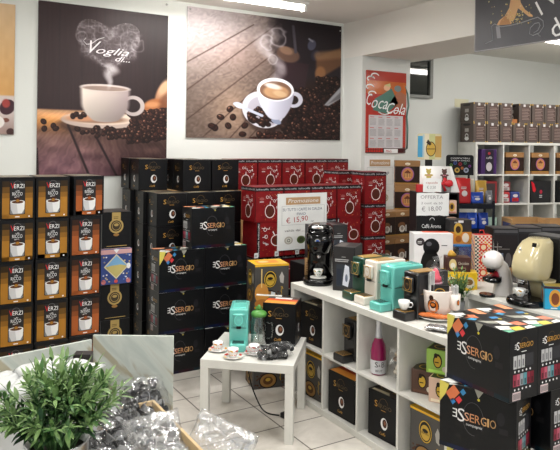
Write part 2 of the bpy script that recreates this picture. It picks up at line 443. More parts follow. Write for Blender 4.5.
def blue_box():
    w, d, h = .212, .22, .24
    m = MB(); m.box(-w / 2, w / 2, -d / 2, d / 2, 0, h, mat('blue_card', (40, 62, 128), .35), .002, 1)
    f, r, l, t = faces(w, d, h)
    m.rect(f, 0, w, h - .035, h - .004, pmat((206, 160, 160)), 1)
    c = (.106, .12)
    m.pl(f, [(c[0] - .085, c[1]), (c[0], c[1] - .085), (c[0] + .085, c[1]), (c[0], c[1] + .085)], pmat((214, 206, 170)), 2)
    m.pl(f, [(c[0] - .075, c[1]), (c[0] + .075, c[1]), (c[0], c[1] + .075)], pmat((120, 170, 210)), 3)
    m.pl(f, [(c[0] - .075, c[1]), (c[0], c[1] - .075), (c[0] + .075, c[1]), (c[0] + .03, c[1] + .012), (c[0] - .03, c[1] + .008)], pmat((190, 176, 110)), 4)
    m.pl(f, [(c[0] - .02, .235), (c[0], .25 - .04), (c[0] + .02, .235), (c[0], .239)], WHI, 3)
    rr = random.Random(5)
    for i in range(26):
        a = rr.choice([(rr.uniform(.01, .06), rr.uniform(.02, .07)), (rr.uniform(.15, .2), rr.uniform(.02, .08)), (rr.uniform(.15, .2), rr.uniform(.14, .2)), (rr.uniform(.01, .05), rr.uniform(.15, .2))])
        m.disc(f, a[0], a[1], .006, .005, rr.choice([WHI, pmat((214, 190, 120)), pmat((90, 120, 190))]), 2, 8)
    m.disc(f, .19, .12, .014, .02, WHI, 5); m.disc(f, .02, .02, .016, .016, pmat((200, 120, 120)), 2); m.disc(f, .19, .02, .016, .016, pmat((200, 120, 120)), 2); m.disc(f, .105, .02, .012, .012, pmat((200, 80, 70)), 2)
    m.rect(t, .005, w - .005, .005, d - .005, pmat((200, 170, 165)), 1)
    for i in range(5): m.pl(t, [(.02 + i * .036, .02), (.05 + i * .036, .06), (.03 + i * .036, .1), (.01 + i * .036, .05)], pmat([(90, 90, 140), (220, 220, 220), (190, 90, 90)][i % 3]), 2)
    return m.build('coffee_box')

def cup_box(kind=0):
    """dark pod carton with yellow lid, gold oval badge and big cup"""
    w, d, h = .25, .2, .288
    m = MB(); m.box(-w / 2, w / 2, -d / 2, d / 2, 0, h, mat('charcoal_card', (66, 64, 62), .4), .002, 1)
    f, r, l, t = faces(w, d, h); y = pmat((222, 172, 40)); g = pmat((196, 160, 60)); k = pmat((24, 22, 20))
    m.rect(f, 0, w, h - .014, h - .001, y, 1); m.rect(r, 0, d, h - .014, h - .001, y, 1)
    m.rect(t, .002, w - .002, .002, d - .002, y, 1); m.rect(t, .04, .2, .05, .15, pmat((206, 130, 60)), 2); m.disc(t, .09, .1, .04, .03, pmat((226, 200, 150)), 3)
    for s_, W in ((f, w), (r, d), (l, d)):
        if s_ is f or kind == 1:
            m.disc(s_, W * .45, .185, .048, .06, k, 2); m.ring(s_, W * .45, .185, .045, .057, .006, g, 3); m.disc(s_, W * .45, .18, .033, .04, g, 3)
            m.disc(s_, W * .45, .19, .02, .01, k, 4); m.text(s_, 'Barista', W * .45, .172, .012, k, 5, w=.05, align='c')
        m.pl(s_, [(W * .75, .16), (W * .84, .15), (W * .86, .2), (W * .79, .235), (W * .72, .2)], pmat((176, 172, 166)), 2)
        for i in range(3): m.text(s_, 'Caffè'[i + 1], W * .78, .11 - i * .032, .03, g, 3, ang=.3)
        m.disc(s_, W * .42, .055, .062, .052, pmat((150, 112, 60)), 2); m.ring(s_, W * .42, .055, .066, .054, .008, pmat((26, 20, 18)), 3); m.disc(s_, W * .42, .055, .036, .028, pmat((90, 56, 26)), 3); m.disc(s_, W * .42, .062, .018, .012, g, 4)
        rr = random.Random(8)
        for i in range(30): m.disc(s_, rr.uniform(.01, W - .01), rr.uniform(.005, .1), .008, .006, pmat((76, 46, 30)), 1, 7)
    if kind == 1:
        m.disc(f, .05, .09, .05, .07, pmat((196, 136, 66)), 5); m.disc(f, .05, .02, .05, .03, pmat((170, 110, 52)), 6); m.rect(f, .045, .053, .13, .26, pmat((220, 190, 120)), 6); m.pl(f, [(.11, .03), (.14, .02), (.15, .09), (.12, .1)], pmat((200, 206, 210)), 6)
    return m.build('coffee_pod_box')

def taupe_box():
    w, d, h = .168, .28, .232
    m = MB(); m.box(-w / 2, w / 2, -d / 2, d / 2, 0, h, mat('taupe_card', (82, 70, 64), .5), .002, 1)
    f, r, l, t = faces(w, d, h); g = pmat((196, 160, 80))
    m.rect(f, .035, .15, .03, .2, pmat((84, 66, 62)), 1)
    for i in range(8): m.rect(f, .04, .145 - (i % 3) * .01, .04 + i * .018, .046 + i * .018, pmat((150, 132, 126)), 2)
    m.rect(f, .06, .09, .195, .225, pmat((206, 204, 204)), 2); m.disc(f, .15, .2, .01, .01, pmat((190, 180, 170)), 2)
    for a in (0, w - .012): m.rect(f, a, a + .012, 0, .012, g, 3); m.rect(f, a, a + .012, h - .02, h, g, 3)
    m.disc(l, .14, .205, .08, .014, pmat((40, 36, 36)), 1); m.rect(l, .10, .18, .12, .16, pmat((170, 164, 160)), 1); m.ring(l, .14, .07, .035, .03, .01, WHI, 1); m.disc(l, .14, .04, .045, .022, WHI, 1)
    m.rect(t, .01, w - .01, .01, d - .01, pmat((120, 106, 96)), 1)
    return m.build('coffee_box')
def taupe_front_box():
    o = taupe_box(); return o

def small_box(name, w, d, h, body, prints=()):
    m = MB(); m.box(-w / 2, w / 2, -d / 2, d / 2, 0, h, mat('card_%d_%d_%d' % body, body, .4), .0015, 1)
    f, r, l, t = faces(w, d, h); fd = dict(f=f, r=r, l=l, t=t)
    for p in prints:
        k = p[0]; s_ = fd[p[1]]; W = {'f': w, 'r': d, 'l': d, 't': w}[p[1]]; H = d if p[1] == 't' else h
        if k == 'rect': m.rect(s_, p[2] * W, p[3] * W, p[4] * H, p[5] * H, pmat(p[6]), p[7])
        elif k == 'disc': m.disc(s_, p[2] * W, p[3] * H, p[4] * W, p[5] * H, pmat(p[6]), p[7])
        elif k == 'ring': m.ring(s_, p[2] * W, p[3] * H, p[4] * W, p[5] * H, p[4] * W * .18, pmat(p[6]), p[7])
        elif k == 'text': m.text(s_, p[2], p[3] * W, p[4] * H, p[5] * H, pmat(p[6]), p[7], w=p[8] * W)
        elif k == 'lines': m.lines(s_, p[2] * W, p[3] * W, p[4] * H, p[5] * H, p[8], pmat(p[6]), p[7])
        elif k == 'poly': m.pl(s_, [(a * W, b * H) for a, b in p[2]], pmat(p[3]), p[4])
    return m.build(name)
# ================================================================== PRINTED POSTERS (drawn point by point into a fine mesh)
rng = np.random.RandomState(4)
def smooth_noise(H, W, gy, gx, seed=0):
    r = np.random.RandomState(seed); g = r.rand(gy + 2, gx + 2)
    y = np.linspace(0, gy, H); x = np.linspace(0, gx, W)
    yi = y.astype(int); xi = x.astype(int); fy = (y - yi)[:, None]; fx = (x - xi)[None, :]
    fy = fy * fy * (3 - 2 * fy); fx = fx * fx * (3 - 2 * fx)
    a = g[yi][:, xi]; b = g[yi][:, xi + 1]; c = g[yi + 1][:, xi]; d = g[yi + 1][:, xi + 1]
    return (a * (1 - fx) + b * fx) * (1 - fy) + (c * (1 - fx) + d * fx) * fy
class Pic:
    def __init__(s, w, h, step):
        s.w, s.h = w, h; s.nx, s.ny = int(w / step), int(h / step)
        s.X, s.Y = np.meshgrid(np.linspace(0, w, s.nx), np.linspace(0, h, s.ny))
        s.A = np.zeros((s.ny, s.nx, 3))
    def put(s, mask, col):
        m = np.clip(mask, 0, 1)[..., None]; s.A = s.A * (1 - m) + np.asarray(col, float) * m
    def ell(s, cx, cy, rx, ry, ang=0, soft=1.5):
        c, q = math.cos(ang), math.sin(ang); dx, dy = s.X - cx, s.Y - cy
        d = np.sqrt(((dx * c + dy * q) / rx) ** 2 + ((-dx * q + dy * c) / ry) ** 2)
        return np.clip((1 - d) * min(rx, ry) / soft + .5, 0, 1)
    def half(s, x0, y0, x1, y1, soft=1.5):
        """1 to the right of the directed line (screen coords)"""
        L = math.hypot(x1 - x0, y1 - y0)
        return np.clip((-(s.X - x0) * (y1 - y0) + (s.Y - y0) * (x1 - x0)) / L / soft + .5, 0, 1)
    def convex(s, pts, soft=1.5):
        m = np.ones_like(s.X)
        for a, b in zip(pts, pts[1:] + pts[:1]): m = np.minimum(m, s.half(*a, *b, soft))
        return m
    def seg(s, x0, y0, x1, y1, r, soft=1.2):
        dx, dy = x1 - x0, y1 - y0; t = np.clip(((s.X - x0) * dx + (s.Y - y0) * dy) / (dx * dx + dy * dy + 1e-9), 0, 1)
        d = np.hypot(s.X - x0 - t * dx, s.Y - y0 - t * dy); return np.clip((r - d) / soft + .5, 0, 1)
    def bean(s, x, y, r, ang, tone=1.0):
        s.put(s.ell(x, y, r * 1.15, r * .95, ang), np.array((24, 14, 14)) * tone)
        s.put(s.ell(x - r * .1, y - r * .15, r * .8, r * .6, ang, 3) * .8, np.array((66, 38, 30)) * tone)
        if (x * 7 + y * 3) % 3 > 1.0: s.put(s.ell(x - r * .3, y - r * .4, r * .32, r * .18, ang, 2) * .7, np.array((190, 146, 120)) * tone)
        s.put(s.seg(x - r * .8 * math.cos(ang), y - r * .8 * math.sin(ang), x + r * .8 * math.cos(ang), y + r * .8 * math.sin(ang), r * .1) * .8, (24, 14, 12))
    def mesh(s, name, P00, P10, P01, m, thick, parent=None):
        """P00 top-left, P10 top-right, P01 bottom-left"""
        P00, P10, P01 = map(Vector, (P00, P10, P01))
        U = (P10 - P00) / (s.nx - 1); V = (P01 - P00) / (s.ny - 1)
        ii, jj = np.meshgrid(np.arange(s.nx), np.arange(s.ny))
        N = U.cross(V).normalized()   # faces the room when U right, V down -> into the wall
        co = np.array(P00)[None, None] + ii[..., None] * np.array(U) + jj[..., None] * np.array(V)
        co = co.reshape(-1, 3)
        a = (jj[:-1, :-1] * s.nx + ii[:-1, :-1]).ravel(); 
        q = np.stack([a, a + s.nx, a + s.nx + 1, a + 1], 1)
        nv = len(co); back = np.array([P00 + N * thick, P10 + N * thick, P10 + (P01 - P00) + N * thick, P01 + N * thick])
        c4 = [0, s.nx - 1, s.nx * s.ny - 1, s.nx * (s.ny - 1)]
        fr = np.array([co[k] for k in c4]) + np.array(N) * .0002
        co = np.concatenate([co, fr, back]); b = nv
        sides = [[b, b + 1, b + 5, b + 4], [b + 1, b + 2, b + 6, b + 5], [b + 2, b + 3, b + 7, b + 6], [b + 3, b, b + 4, b + 7], [b + 4, b + 5, b + 6, b + 7]]
        me = bpy.data.meshes.new(name); me.from_pydata(co.tolist(), [], q.tolist() + sides)
        ca = me.color_attributes.new('print', 'FLOAT_COLOR', 'POINT')
        A = np.clip(s.A, 0, 255) / 255; L = np.where(A <= .04045, A / 12.92, ((A + .055) / 1.055) ** 2.4).reshape(-1, 3)
        L = np.concatenate([L, np.full((8, 3), .55)]); C = np.concatenate([L, np.ones((len(L), 1))], 1)
        ca.data.foreach_set('color', C.astype(np.float32).ravel())
        me.materials.append(m)
        o = bpy.data.objects.new(name, me); COL.objects.link(o)
        if parent: o.parent = parent
        return o

def poster_cup():
    # drawn in a 344 x 470 field
    p = Pic(344, 470, 1.35); X, Y = p.X, p.Y; sh = X.shape
    n = smooth_noise(*sh, 60, 30, 1); nv = smooth_noise(*sh, 6, 90, 2); nb = smooth_noise(*sh, 8, 5, 3)
    base = np.stack([74 - Y * .02 + (nv - .5) * 10 + nb * 8, 60 - Y * .01 + (nv - .5) * 9 + nb * 6, 64 - Y * .012 + (nv - .5) * 9 + nb * 6], -1)
    base = base * (1 - .34 * np.clip((X - 180) / 164, 0, 1))[..., None] * np.array((.66, .58, .57))
    p.A = base
    for x in (52, 108, 168, 236, 300): p.put(p.seg(x, 0, x + 2, 290, 1.5, 3) * .5, (36, 29, 32))
    # table
    ang = (X - 170) / (Y - 200 + 1e-3)
    gr = np.sin(ang * 42 + n * 3) * .5 + np.sin(ang * 97 + n * 5) * .5
    hl = smooth_noise(*sh, 26, 9, 61) - .5
    tb = np.stack([106 + gr * 9 + hl * 46 - (Y - 290) * .10, 80 + gr * 8 + hl * 38 - (Y - 290) * .12, 62 + gr * 7 + hl * 34 + (Y - 290) * .02], -1)
    tb *= (1 - .3 * np.clip((X - 120) / 200, 0, 1))[..., None]
    tb += (np.exp(-((X - 30) / 70) ** 2 - ((Y - 318) / 26) ** 2))[..., None] * np.array((92, 56, 10))
    tb += (np.exp(-((X - 60) / 120) ** 2 - ((Y - 296) / 16) ** 2))[..., None] * np.array((60, 50, 44))
    tb += (np.exp(-((X - 60) / 90) ** 2 - ((Y - 420) / 60) ** 2))[..., None] * np.array((26, 22, 26))
    t_mask = np.clip((Y - 286) / 5, 0, 1); p.put(t_mask, tb)
    for a in ((76, 330, 132, 470), (148, 360, 204, 470), (0, 395, 4, 470)): p.put(p.seg(*a, 3, 3), (36, 24, 26))
    p.put(p.seg(90, 345, 120, 470, 2, 8) * .5, (60, 42, 40))
    # sack
    p.put(p.ell(346, 236, 34, 50, .45, 6), (160, 116, 88)); p.put(p.ell(312, 272, 36, 26, -.1, 6), (158, 98, 60)); p.put(p.ell(346, 262, 26, 34, .3, 12) * .7, (96, 58, 40)); p.put(p.ell(334, 212, 12, 26, .5, 8) * .7, (206, 168, 134)); p.put(p.ell(300, 264, 22, 8, -.1, 6) * .6, (206, 150, 104))
    # saucer
    p.put(p.ell(170, 328, 122, 24, 0, 5) * .7, (50, 34, 32))
    p.put(p.ell(166, 314, 108, 23, 0), (186, 166, 156)); p.put(p.ell(162, 309, 96, 17, 0, 3), (226, 206, 190)); p.put(p.ell(150, 312, 80, 11, 0, 4), (150, 118, 100))
    p.put(p.ell(110, 309, 40, 9, 0, 6) * .8, (214, 150, 110))
    r = random.Random(2)
    for i in range(560):
        x = 246 + 110 * r.random() ** .8 - 10; y = 292 + r.random() * 84 - 16 * (x - 240) / 100
        p.bean(x, y, 5.5 + r.random() * 2.5, r.random() * 3, .8 + r.random() * .6)
    for i in range(75):
        x = 105 + 190 * r.random() ** .6; y = 340 + r.random() * 28 - abs(x - 230) * .10
        p.bean(x, y, 6.5, r.random() * 3, .8 + r.random() * .5)
    for x, y in ((16, 322), (40, 333), (18, 341), (100, 340), (46, 340), (88, 305), (96, 300), (108, 306), (116, 300)): p.bean(x, y, 7.5, r.random() * 3)
    # cup
    p.put(np.clip(p.ell(248, 270, 31, 29) - p.ell(246, 270, 21, 19), 0, 1), (176, 164, 162))
    cup = np.zeros(sh)
    for k in range(60):
        t = k / 59; y = 222 + t * 88; rx = 65 * (1 - .06 * t) if t < .5 else 65 * (.97 - 1.0 * (t - .5) ** 2 * 1.6)
        cup = np.maximum(cup, p.ell(172, y, rx, 9, 0))
    sh_ = np.clip((X - 107) / 130, 0, 1)[..., None]
    cc = (1 - sh_) * np.array((240, 226, 214)) + sh_ * np.array((158, 142, 142)); cc = cc * (1 - .22 * np.clip((Y - 240) / 70, 0, 1))[..., None]
    p.put(cup, cc)
    p.put(p.ell(172, 224, 66, 9), (212, 200, 194)); p.put(p.ell(172, 225, 60, 6.5), (150, 128, 118))
    # smoke heart
    hx, hy = (X - 180) / 92, -(Y - 112) / 78
    hx *= 1.12; hy = hy * 1.05 + .12
    f = (hx ** 2 + hy ** 2 - .55) ** 3 - hx ** 2 * hy ** 3 * 2.6 - .0
    f = np.sign(f) * np.abs(f) ** .6
    w1 = smooth_noise(*sh, 22, 16, 11); w2 = smooth_noise(*sh, 50, 40, 12)
    w3 = smooth_noise(*sh, 90, 70, 13); rg = 1 - np.abs(2 * w1 - 1); rg2 = 1 - np.abs(2 * w2 - 1); rg3 = 1 - np.abs(2 * w3 - 1)
    soft = 1 / (1 + np.exp(f * 16)); edge = np.exp(-(f / .12) ** 2)
    dens = soft * (.16 + .25 * rg ** 4 + .30 * rg2 ** 5 + .15 * rg3 ** 4) + edge * (.12 + .32 * rg2 ** 2 + .2 * rg3 ** 3)
    p.put(dens * .8, (176, 170, 174))
    for k in range(26):
        a = k / 25; xx = 182 + 12 * math.sin(a * 9) * (1 - a); p.put(p.ell(xx, 160 + a * 58, 16 * (1 - a) + 3, 8, .4, 8) * .16, (220, 214, 216))
    for (x, y, rr_) in ((122, 78, 30), (236, 84, 32), (106, 88, 16), (256, 96, 20)):
        q = smooth_noise(*sh, 30, 24, int(x)); ring = np.abs(np.hypot(X - x, (Y - y) * 1.1) / rr_ + (q - .5) * .8 - .8); p.put(np.exp(-(ring / .12) ** 2) * .22, (214, 208, 212))
    return p
def poster_side():
    p = Pic(430, 375, 1.45); X, Y = p.X, p.Y; sh = X.shape
    nb = smooth_noise(*sh, 6, 6, 21); n = smooth_noise(*sh, 40, 40, 22)
    # planks running from upper right to lower left
    d = (X * .62 + Y * .78); e = (X * .78 - Y * .62)
    gr = smooth_noise(*sh, 8, 8, 23)
    st = np.sin(d * .16 + n * 2) * .4 + np.sin(d * .43 + n * 4) * .6
    st = smooth_noise(*sh, 60, 60, 29) - .5 + .5 * np.sin(d * .5 + n * 9) * smooth_noise(*sh, 20, 20, 28)
    base = np.stack([112 + st * 20 - X * .10, 91 + st * 18 - X * .1, 80 + st * 17 - X * .1], -1)
    base = base.mean(-1, keepdims=True) * .3 + base * .7
    glow = np.exp(-((X) / 230) ** 2 - ((Y) / 150) ** 2)[..., None]; base += glow * np.array((84, 88, 98))
    glow2 = np.exp(-((X - 120) / 90) ** 2 - ((Y - 120) / 60) ** 2)[..., None]; base += glow2 * np.array((14, 8, 6))
    base += (np.exp(-((X - 120) / 60) ** 2 - ((Y - 300) / 80) ** 2))[..., None] * np.array((52, 42, 32))
    base -= np.clip((180 - (X + Y * .2)) / 180, 0, 1)[..., None] * np.clip((Y - 150) / 220, 0, 1)[..., None] * 30
    p.A = base
    for k, (x0, y0, x1, y1) in enumerate(((235, 20, 0, 240), (250, 90, 0, 325), (262, 130, 40, 375), (262, 180, 110, 375), (170, 30, 0, 160), (266, 240, 160, 375))):
        p.put(p.seg(x0, y0, x1, y1, 1.6, 2.5) * .8, (58, 40, 34))
    # dark background
    dk = np.clip((X - 195 - (Y) * .12 + (n - .5) * 20) / 50, 0, 1) * np.clip((250 - Y) / 40, 0, 1); p.put(dk * .96, (34, 28, 32))
    p.put(np.clip((X - 240) / 50, 0, 1) * np.clip((Y - 170) / 40, 0, 1), (40, 26, 22))
    # grinder
    p.put(p.convex([(238, 130), (330, 134), (318, 220), (230, 210)], 4), (46, 32, 36)); p.put(p.ell(268, 110, 34, 24, .2, 5), (88, 66, 56)); p.put(p.ell(262, 98, 20, 12, .3, 5), (124, 96, 78))
    p.put(p.seg(282, 20, 290, 100, 4, 3), (66, 62, 70)); p.put(p.ell(338, 72, 12, 18, .3, 3), (70, 70, 86)); p.put(p.ell(350, 104, 14, 18, .3, 3), (44, 42, 54)); p.put(p.seg(330, 54, 340, 60, 3, 3), (120, 120, 130))
    # sack
    p.put(p.convex([(352, 110), (430, 70), (430, 130), (352, 186)], 8), (98, 68, 48)); p.put(p.seg(360, 105, 426, 92, 14, 12) * .7, (140, 106, 76)); p.put(p.ell(365, 160, 16, 22, .2, 6) * .7, (150, 104, 66))
    r = random.Random(6)
    for i in range(900):
        y = 175 + r.random() * 205; x0 = 270 if y < 300 else 170 + (375 - y) * 1.2
        x = x0 + r.random() * (436 - x0)
        if y < 215 and x < 355: continue
        p.bean(x, y, 6 + r.random() * 3.2, r.random() * 3, .55 + r.random() * .85 * (y / 340))
    # scoop
    p.put(p.convex([(378, 262), (432, 196), (432, 236), (392, 264)], 3), (150, 150, 154)); p.put(p.convex([(390, 258), (432, 214), (432, 236)], 4) * .8, (90, 86, 90))
    # saucer and cup
    p.put(p.ell(206, 296, 66, 60, .5, 8) * .6, (50, 34, 30)); p.put(p.ell(200, 286, 60, 54, .6), (206, 206, 216)); p.put(p.ell(204, 290, 50, 42, .6, 3), (176, 172, 184))
    for i in range(46):
        a = r.random() * 6.28; q = r.random() ** .5; p.bean(200 + 40 * q * math.cos(a), 300 + 26 * q * math.sin(a) + 8, 8, r.random() * 3)
    p.put(p.seg(122, 272, 196, 304, 4), (190, 196, 214)); p.put(p.ell(134, 276, 15, 8, .4), (196, 204, 224)); p.put(p.ell(236, 320, 15, 8, .4), (140, 150, 176))
    p.put(np.clip(p.ell(286, 250, 27, 25, -.3) - p.ell(285, 251, 15, 14, -.3), 0, 1), (196, 196, 210))
    cup = np.zeros(sh)
    for k in range(50):
        t = k / 49; cup = np.maximum(cup, p.ell(234 + t * 2, 226 + t * 72, 52 * (1 - .48 * t * t), 34 * (1 - .5 * t), 0))
    s1 = np.clip((X - 182) / 104, 0, 1)[..., None]
    p.put(cup, (1 - s1) * np.array((226, 230, 244)) + s1 * np.array((168, 166, 184)))
    p.put(p.ell(234, 222, 52, 36), (240, 240, 248)); p.put(p.ell(234, 225, 45, 29), (120, 88, 70)); p.put(p.ell(236, 229, 36, 20, 0, 5), (188, 146, 108)); p.put(p.ell(246, 234, 20, 9, .2, 4), (206, 172, 134)); p.put(p.ell(226, 212, 24, 8, .2, 5), (226, 216, 208))
    for x, y in ((110, 288), (86, 313), (118, 312), (72, 345), (106, 338), (150, 336), (144, 362), (64, 340)): p.bean(x, y, 9, r.random() * 3)
    # steam
    for k in range(22):
        a = k / 21; q = smooth_noise(*sh, 26, 22, 40 + k); xx = 226 + 26 * math.sin(a * 7) - 10 * a; yy = 190 - a * 150
        p.put(p.ell(xx, yy, 14 + 10 * a, 14, .5, 12) * .30 * q, (214, 206, 210))
    for (x, y, rr_) in ((206, 80, 20), (222, 130, 16), (240, 60, 26)):
        q = smooth_noise(*sh, 30, 24, int(x)); ring = np.abs(np.hypot(X - x, (Y - y) * .8) / rr_ + (q - .5) * .5 - .8); p.put(np.exp(-(ring / .12) ** 2) * .4, (206, 198, 204))
    return p
def poster_edge():
    p = Pic(120, 360, 1.5); X, Y = p.X, p.Y; sh = X.shape; n = smooth_noise(*sh, 20, 10, 55)
    t = np.clip(Y / 240, 0, 1)[..., None]
    p.A = np.array((206, 176, 140)) * (1 - t) + np.array((196, 150, 92)) * t + (n[..., None] - .5) * 8
    p.put(np.clip((Y - 250) / 5, 0, 1), (196, 182, 178)); p.put(np.clip((Y - 300) / 50, 0, 1) * .7, (130, 104, 96))
    p.put(p.ell(100, 284, 24, 20, -.6), (60, 34, 42)); p.put(p.ell(96, 274, 12, 12, -.6, 4), (150, 60, 56)); p.put(p.ell(96, 320, 10, 6), (110, 66, 54)); p.put(p.ell(110, 352, 12, 10), (64, 42, 40)); p.put(p.ell(52, 326, 40, 22), (220, 214, 210))
    return p

LE1, LE2 = 33, 17
EXPO = .06
# ================================================================== SETTING
WY = 5.55; HC = 3.02; HC2 = 2.86
XS = 4.12; XB = 4.90; ZB = 2.64
wallm = mat('wall_paint', (214, 216, 212), .85, bump=.05, bscale=60, var=.02, vscale=1.5)
ceilm = mat('ceiling_paint', (232, 231, 226), .9, var=.03, vscale=1.2)
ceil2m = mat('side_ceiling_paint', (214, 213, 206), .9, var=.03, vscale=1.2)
def slab(name, x0, x1, y0, y1, z0, z1, m): return struct(MB().box(x0, x1, y0, y1, z0, z1, m).build(name))
# floor with tiles
fm = bpy.data.materials.new('porcelain_tiles'); fm.use_nodes = True
nt = fm.node_tree; b = nt.nodes['Principled BSDF']; tc = nt.nodes.new('ShaderNodeTexCoord'); mp = nt.nodes.new('ShaderNodeMapping')
mp.inputs['Location'].default_value = (0, -3.28 + .3333 * 10 + 0, 0)
br = nt.nodes.new('ShaderNodeTexBrick'); br.offset = 0; br.squash = 1
br.inputs['Scale'].default_value = 1; br.inputs['Brick Width'].default_value = .3333; br.inputs['Row Height'].default_value = .3333
br.inputs['Mortar Size'].default_value = .0045; br.inputs['Mortar Smooth'].default_value = .2
br.inputs['Color1'].default_value = (*lin((222, 217, 209)), 1); br.inputs['Color2'].default_value = (*lin((214, 209, 201)), 1); br.inputs['Mortar'].default_value = (*lin((78, 72, 66)), 1)
nz = nt.nodes.new('ShaderNodeTexNoise'); nz.inputs['Scale'].default_value = 5; nz.inputs['Detail'].default_value = 6; nz.inputs['Distortion'].default_value = 1.2
mx = nt.nodes.new('ShaderNodeMix'); mx.data_type = 'RGBA'; mx.blend_type = 'MULTIPLY'; mx.inputs[0].default_value = 1
rp = nt.nodes.new('ShaderNodeValToRGB'); rp.color_ramp.elements[0].position = .3; rp.color_ramp.elements[0].color = (.76, .75, .74, 1); rp.color_ramp.elements[1].position = .65; rp.color_ramp.elements[1].color = (1, 1, 1, 1)
for a, c in ((tc.outputs['Object'], mp.inputs['Vector']), (mp.outputs['Vector'], br.inputs['Vector']), (mp.outputs['Vector'], nz.inputs['Vector']), (nz.outputs['Fac'], rp.inputs['Fac']), (br.outputs['Color'], mx.inputs[6]), (rp.outputs['Color'], mx.inputs[7]), (mx.outputs[2], b.inputs['Base Color'])): nt.links.new(a, c)
b.inputs['Roughness'].default_value = .28
slab('floor', -2.6, 9.2, -2.6, WY + .12, -.1, 0, fm)
slab('wall_back', -2.6, 9.2, WY, WY + .12, 0, 3.1, wallm)
slab('wall_left', -2.72, -2.6, -2.6, WY, 0, 3.1, wallm)
slab('wall_far_right', 9.2, 9.32, -2.6, WY, 0, 3.1, wallm)
slab('ceiling', -2.6, XS, -2.6, WY, HC, HC + .1, ceilm)
slab('ceiling_side_room', XB, 9.2, -2.6, WY, HC2, HC2 + .1, ceil2m)
# dividing wall: pier beside the opening and the deep beam above it
pm = MB(); pm.box(XS, 4.78, 5.22, WY, 0, ZB, wallm); struct(pm.build('wall_right'))
slab('trim_1', XS, XB, -2.6, WY, ZB, HC + .1, mat('beam_paint', (222, 220, 214), .85, var=.02, vscale=1.5))
slab('wall_front', -2.6, 9.2, -2.72, -2.6, 2.6, 3.1, wallm)
slab('wall_front_corner', 7.2, 9.2, -2.72, -2.6, 0, 2.6, wallm)
# dark window in the side room
wf = MB(); fr = mat('grey_window_frame', (122, 124, 120), .5); X0, X1, Z0, Z1 = 4.70, 5.40, 2.27, 2.74
wf.box(X0, X1, WY - .05, WY - .001, Z0, Z0 + .035, fr); wf.box(X1 - .045, X1, WY - .05, WY - .001, Z0 + .036, Z1, fr); wf.box(X0, X0 + .04, WY - .05, WY - .001, Z0 + .036, Z1, fr)
wf.box(X0 + .041, X1 - .046, WY - .05, WY - .001, Z1 - .03, Z1, fr)
w_ = struct(wf.build('window_1'))
g = MB().box(X0 + .042, X1 - .047, WY - .024, WY - .014, Z0 + .036, Z1 - .031, mat('dark_window_glass', (34, 38, 36), .04, spec=.9)).build('window_pane', w_)
# shop front behind the photographer (frames only, daylight comes in)
sf = MB(); al = mat('aluminium_frame', (150, 152, 154), .4, .6)
for x in (-2.58, .2, 3.0, 5.1, 7.1): sf.box(x - .03, x + .03, -2.7, -2.62, 0, 2.6, al)
for z in (0, 2.54): sf.box(-2.55, 7.2, -2.69, -2.63, z, z + .06, al)
struct(sf.build('window_2'))

# posters on the wall
pmt = vcol_mat('poster_print', .45, .25); pe = mat('poster_edge', (230, 230, 230), .5)
def put_poster(pic, tl, bl, trx, name, label, blz=None):
    a = ony(*tl, WY - .012); b_ = ony(*bl, WY - .012); c = ony(*trx, WY - .012)
    P00 = (a[0], WY - .012, a[2]); P10 = (c[0], WY - .012, a[2]); P01 = (a[0], WY - .012, b_[2])
    o = pic.mesh(name, P00, P10, P01, pmt, .010)
    tag(o, label, 'poster'); return o, P00, P10, P01
po1, A, B_, C_ = put_poster(poster_cup(), (38.5, 0), (37, 177), (168.5, 2), 'wall_poster', 'tall wall poster of a cream cup under a heart of steam, with script lettering')
fW = (B_[0] - A[0]) / 344
pf = Face((A[0], A[1] - .0015, C_[2]), (1, 0, 0), (0, 0, 1)); hgt = A[2] - C_[2]
m = MB(); lw = pmat((226, 220, 222), .4)
def pt(s, x, y, h, w, ang=-.02): m.text(pf, s, x * fW, hgt - y * fW, h * fW, lw, 1, w=w * fW, shear=.45, ang=ang)
pt('V', 128, 122, 34, 30); pt('oglia', 145, 121, 19, 88); pt('di...', 196, 138, 14, 40)
m.tube([pf.p(x * fW, hgt - y * fW, 2) for x, y in ((118, 84), (112, 92), (120, 100), (132, 98), (150, 84), (166, 78))], .003, lw, 6)
o = m.build('lettering', po1)
po2, *_ = put_poster(poster_side(), (187.5, 6), (186.3, 137.5), (341.5, 28), 'wall_poster', 'wide wall poster of an espresso cup among roasted beans on planks')
po0, *_ = put_poster(poster_edge(), (-26, 0), (-28, 134), (15.5, 2), 'wall_poster', 'beige wall poster cut off by the left edge of the photo')
# small screw caps
for (px, py) in ((166.5, 4.5), (190, 9), (340, 31)):
    q = ony(px, py, WY - .014)
    c = MB().cyl(0, 0, 0, .006, .009, CHROME, n=12, M=Matrix.Rotation(PI / 2, 4, 'X')).build('screw_cap', po1 if px == 166.5 else po2)
    c.location = q

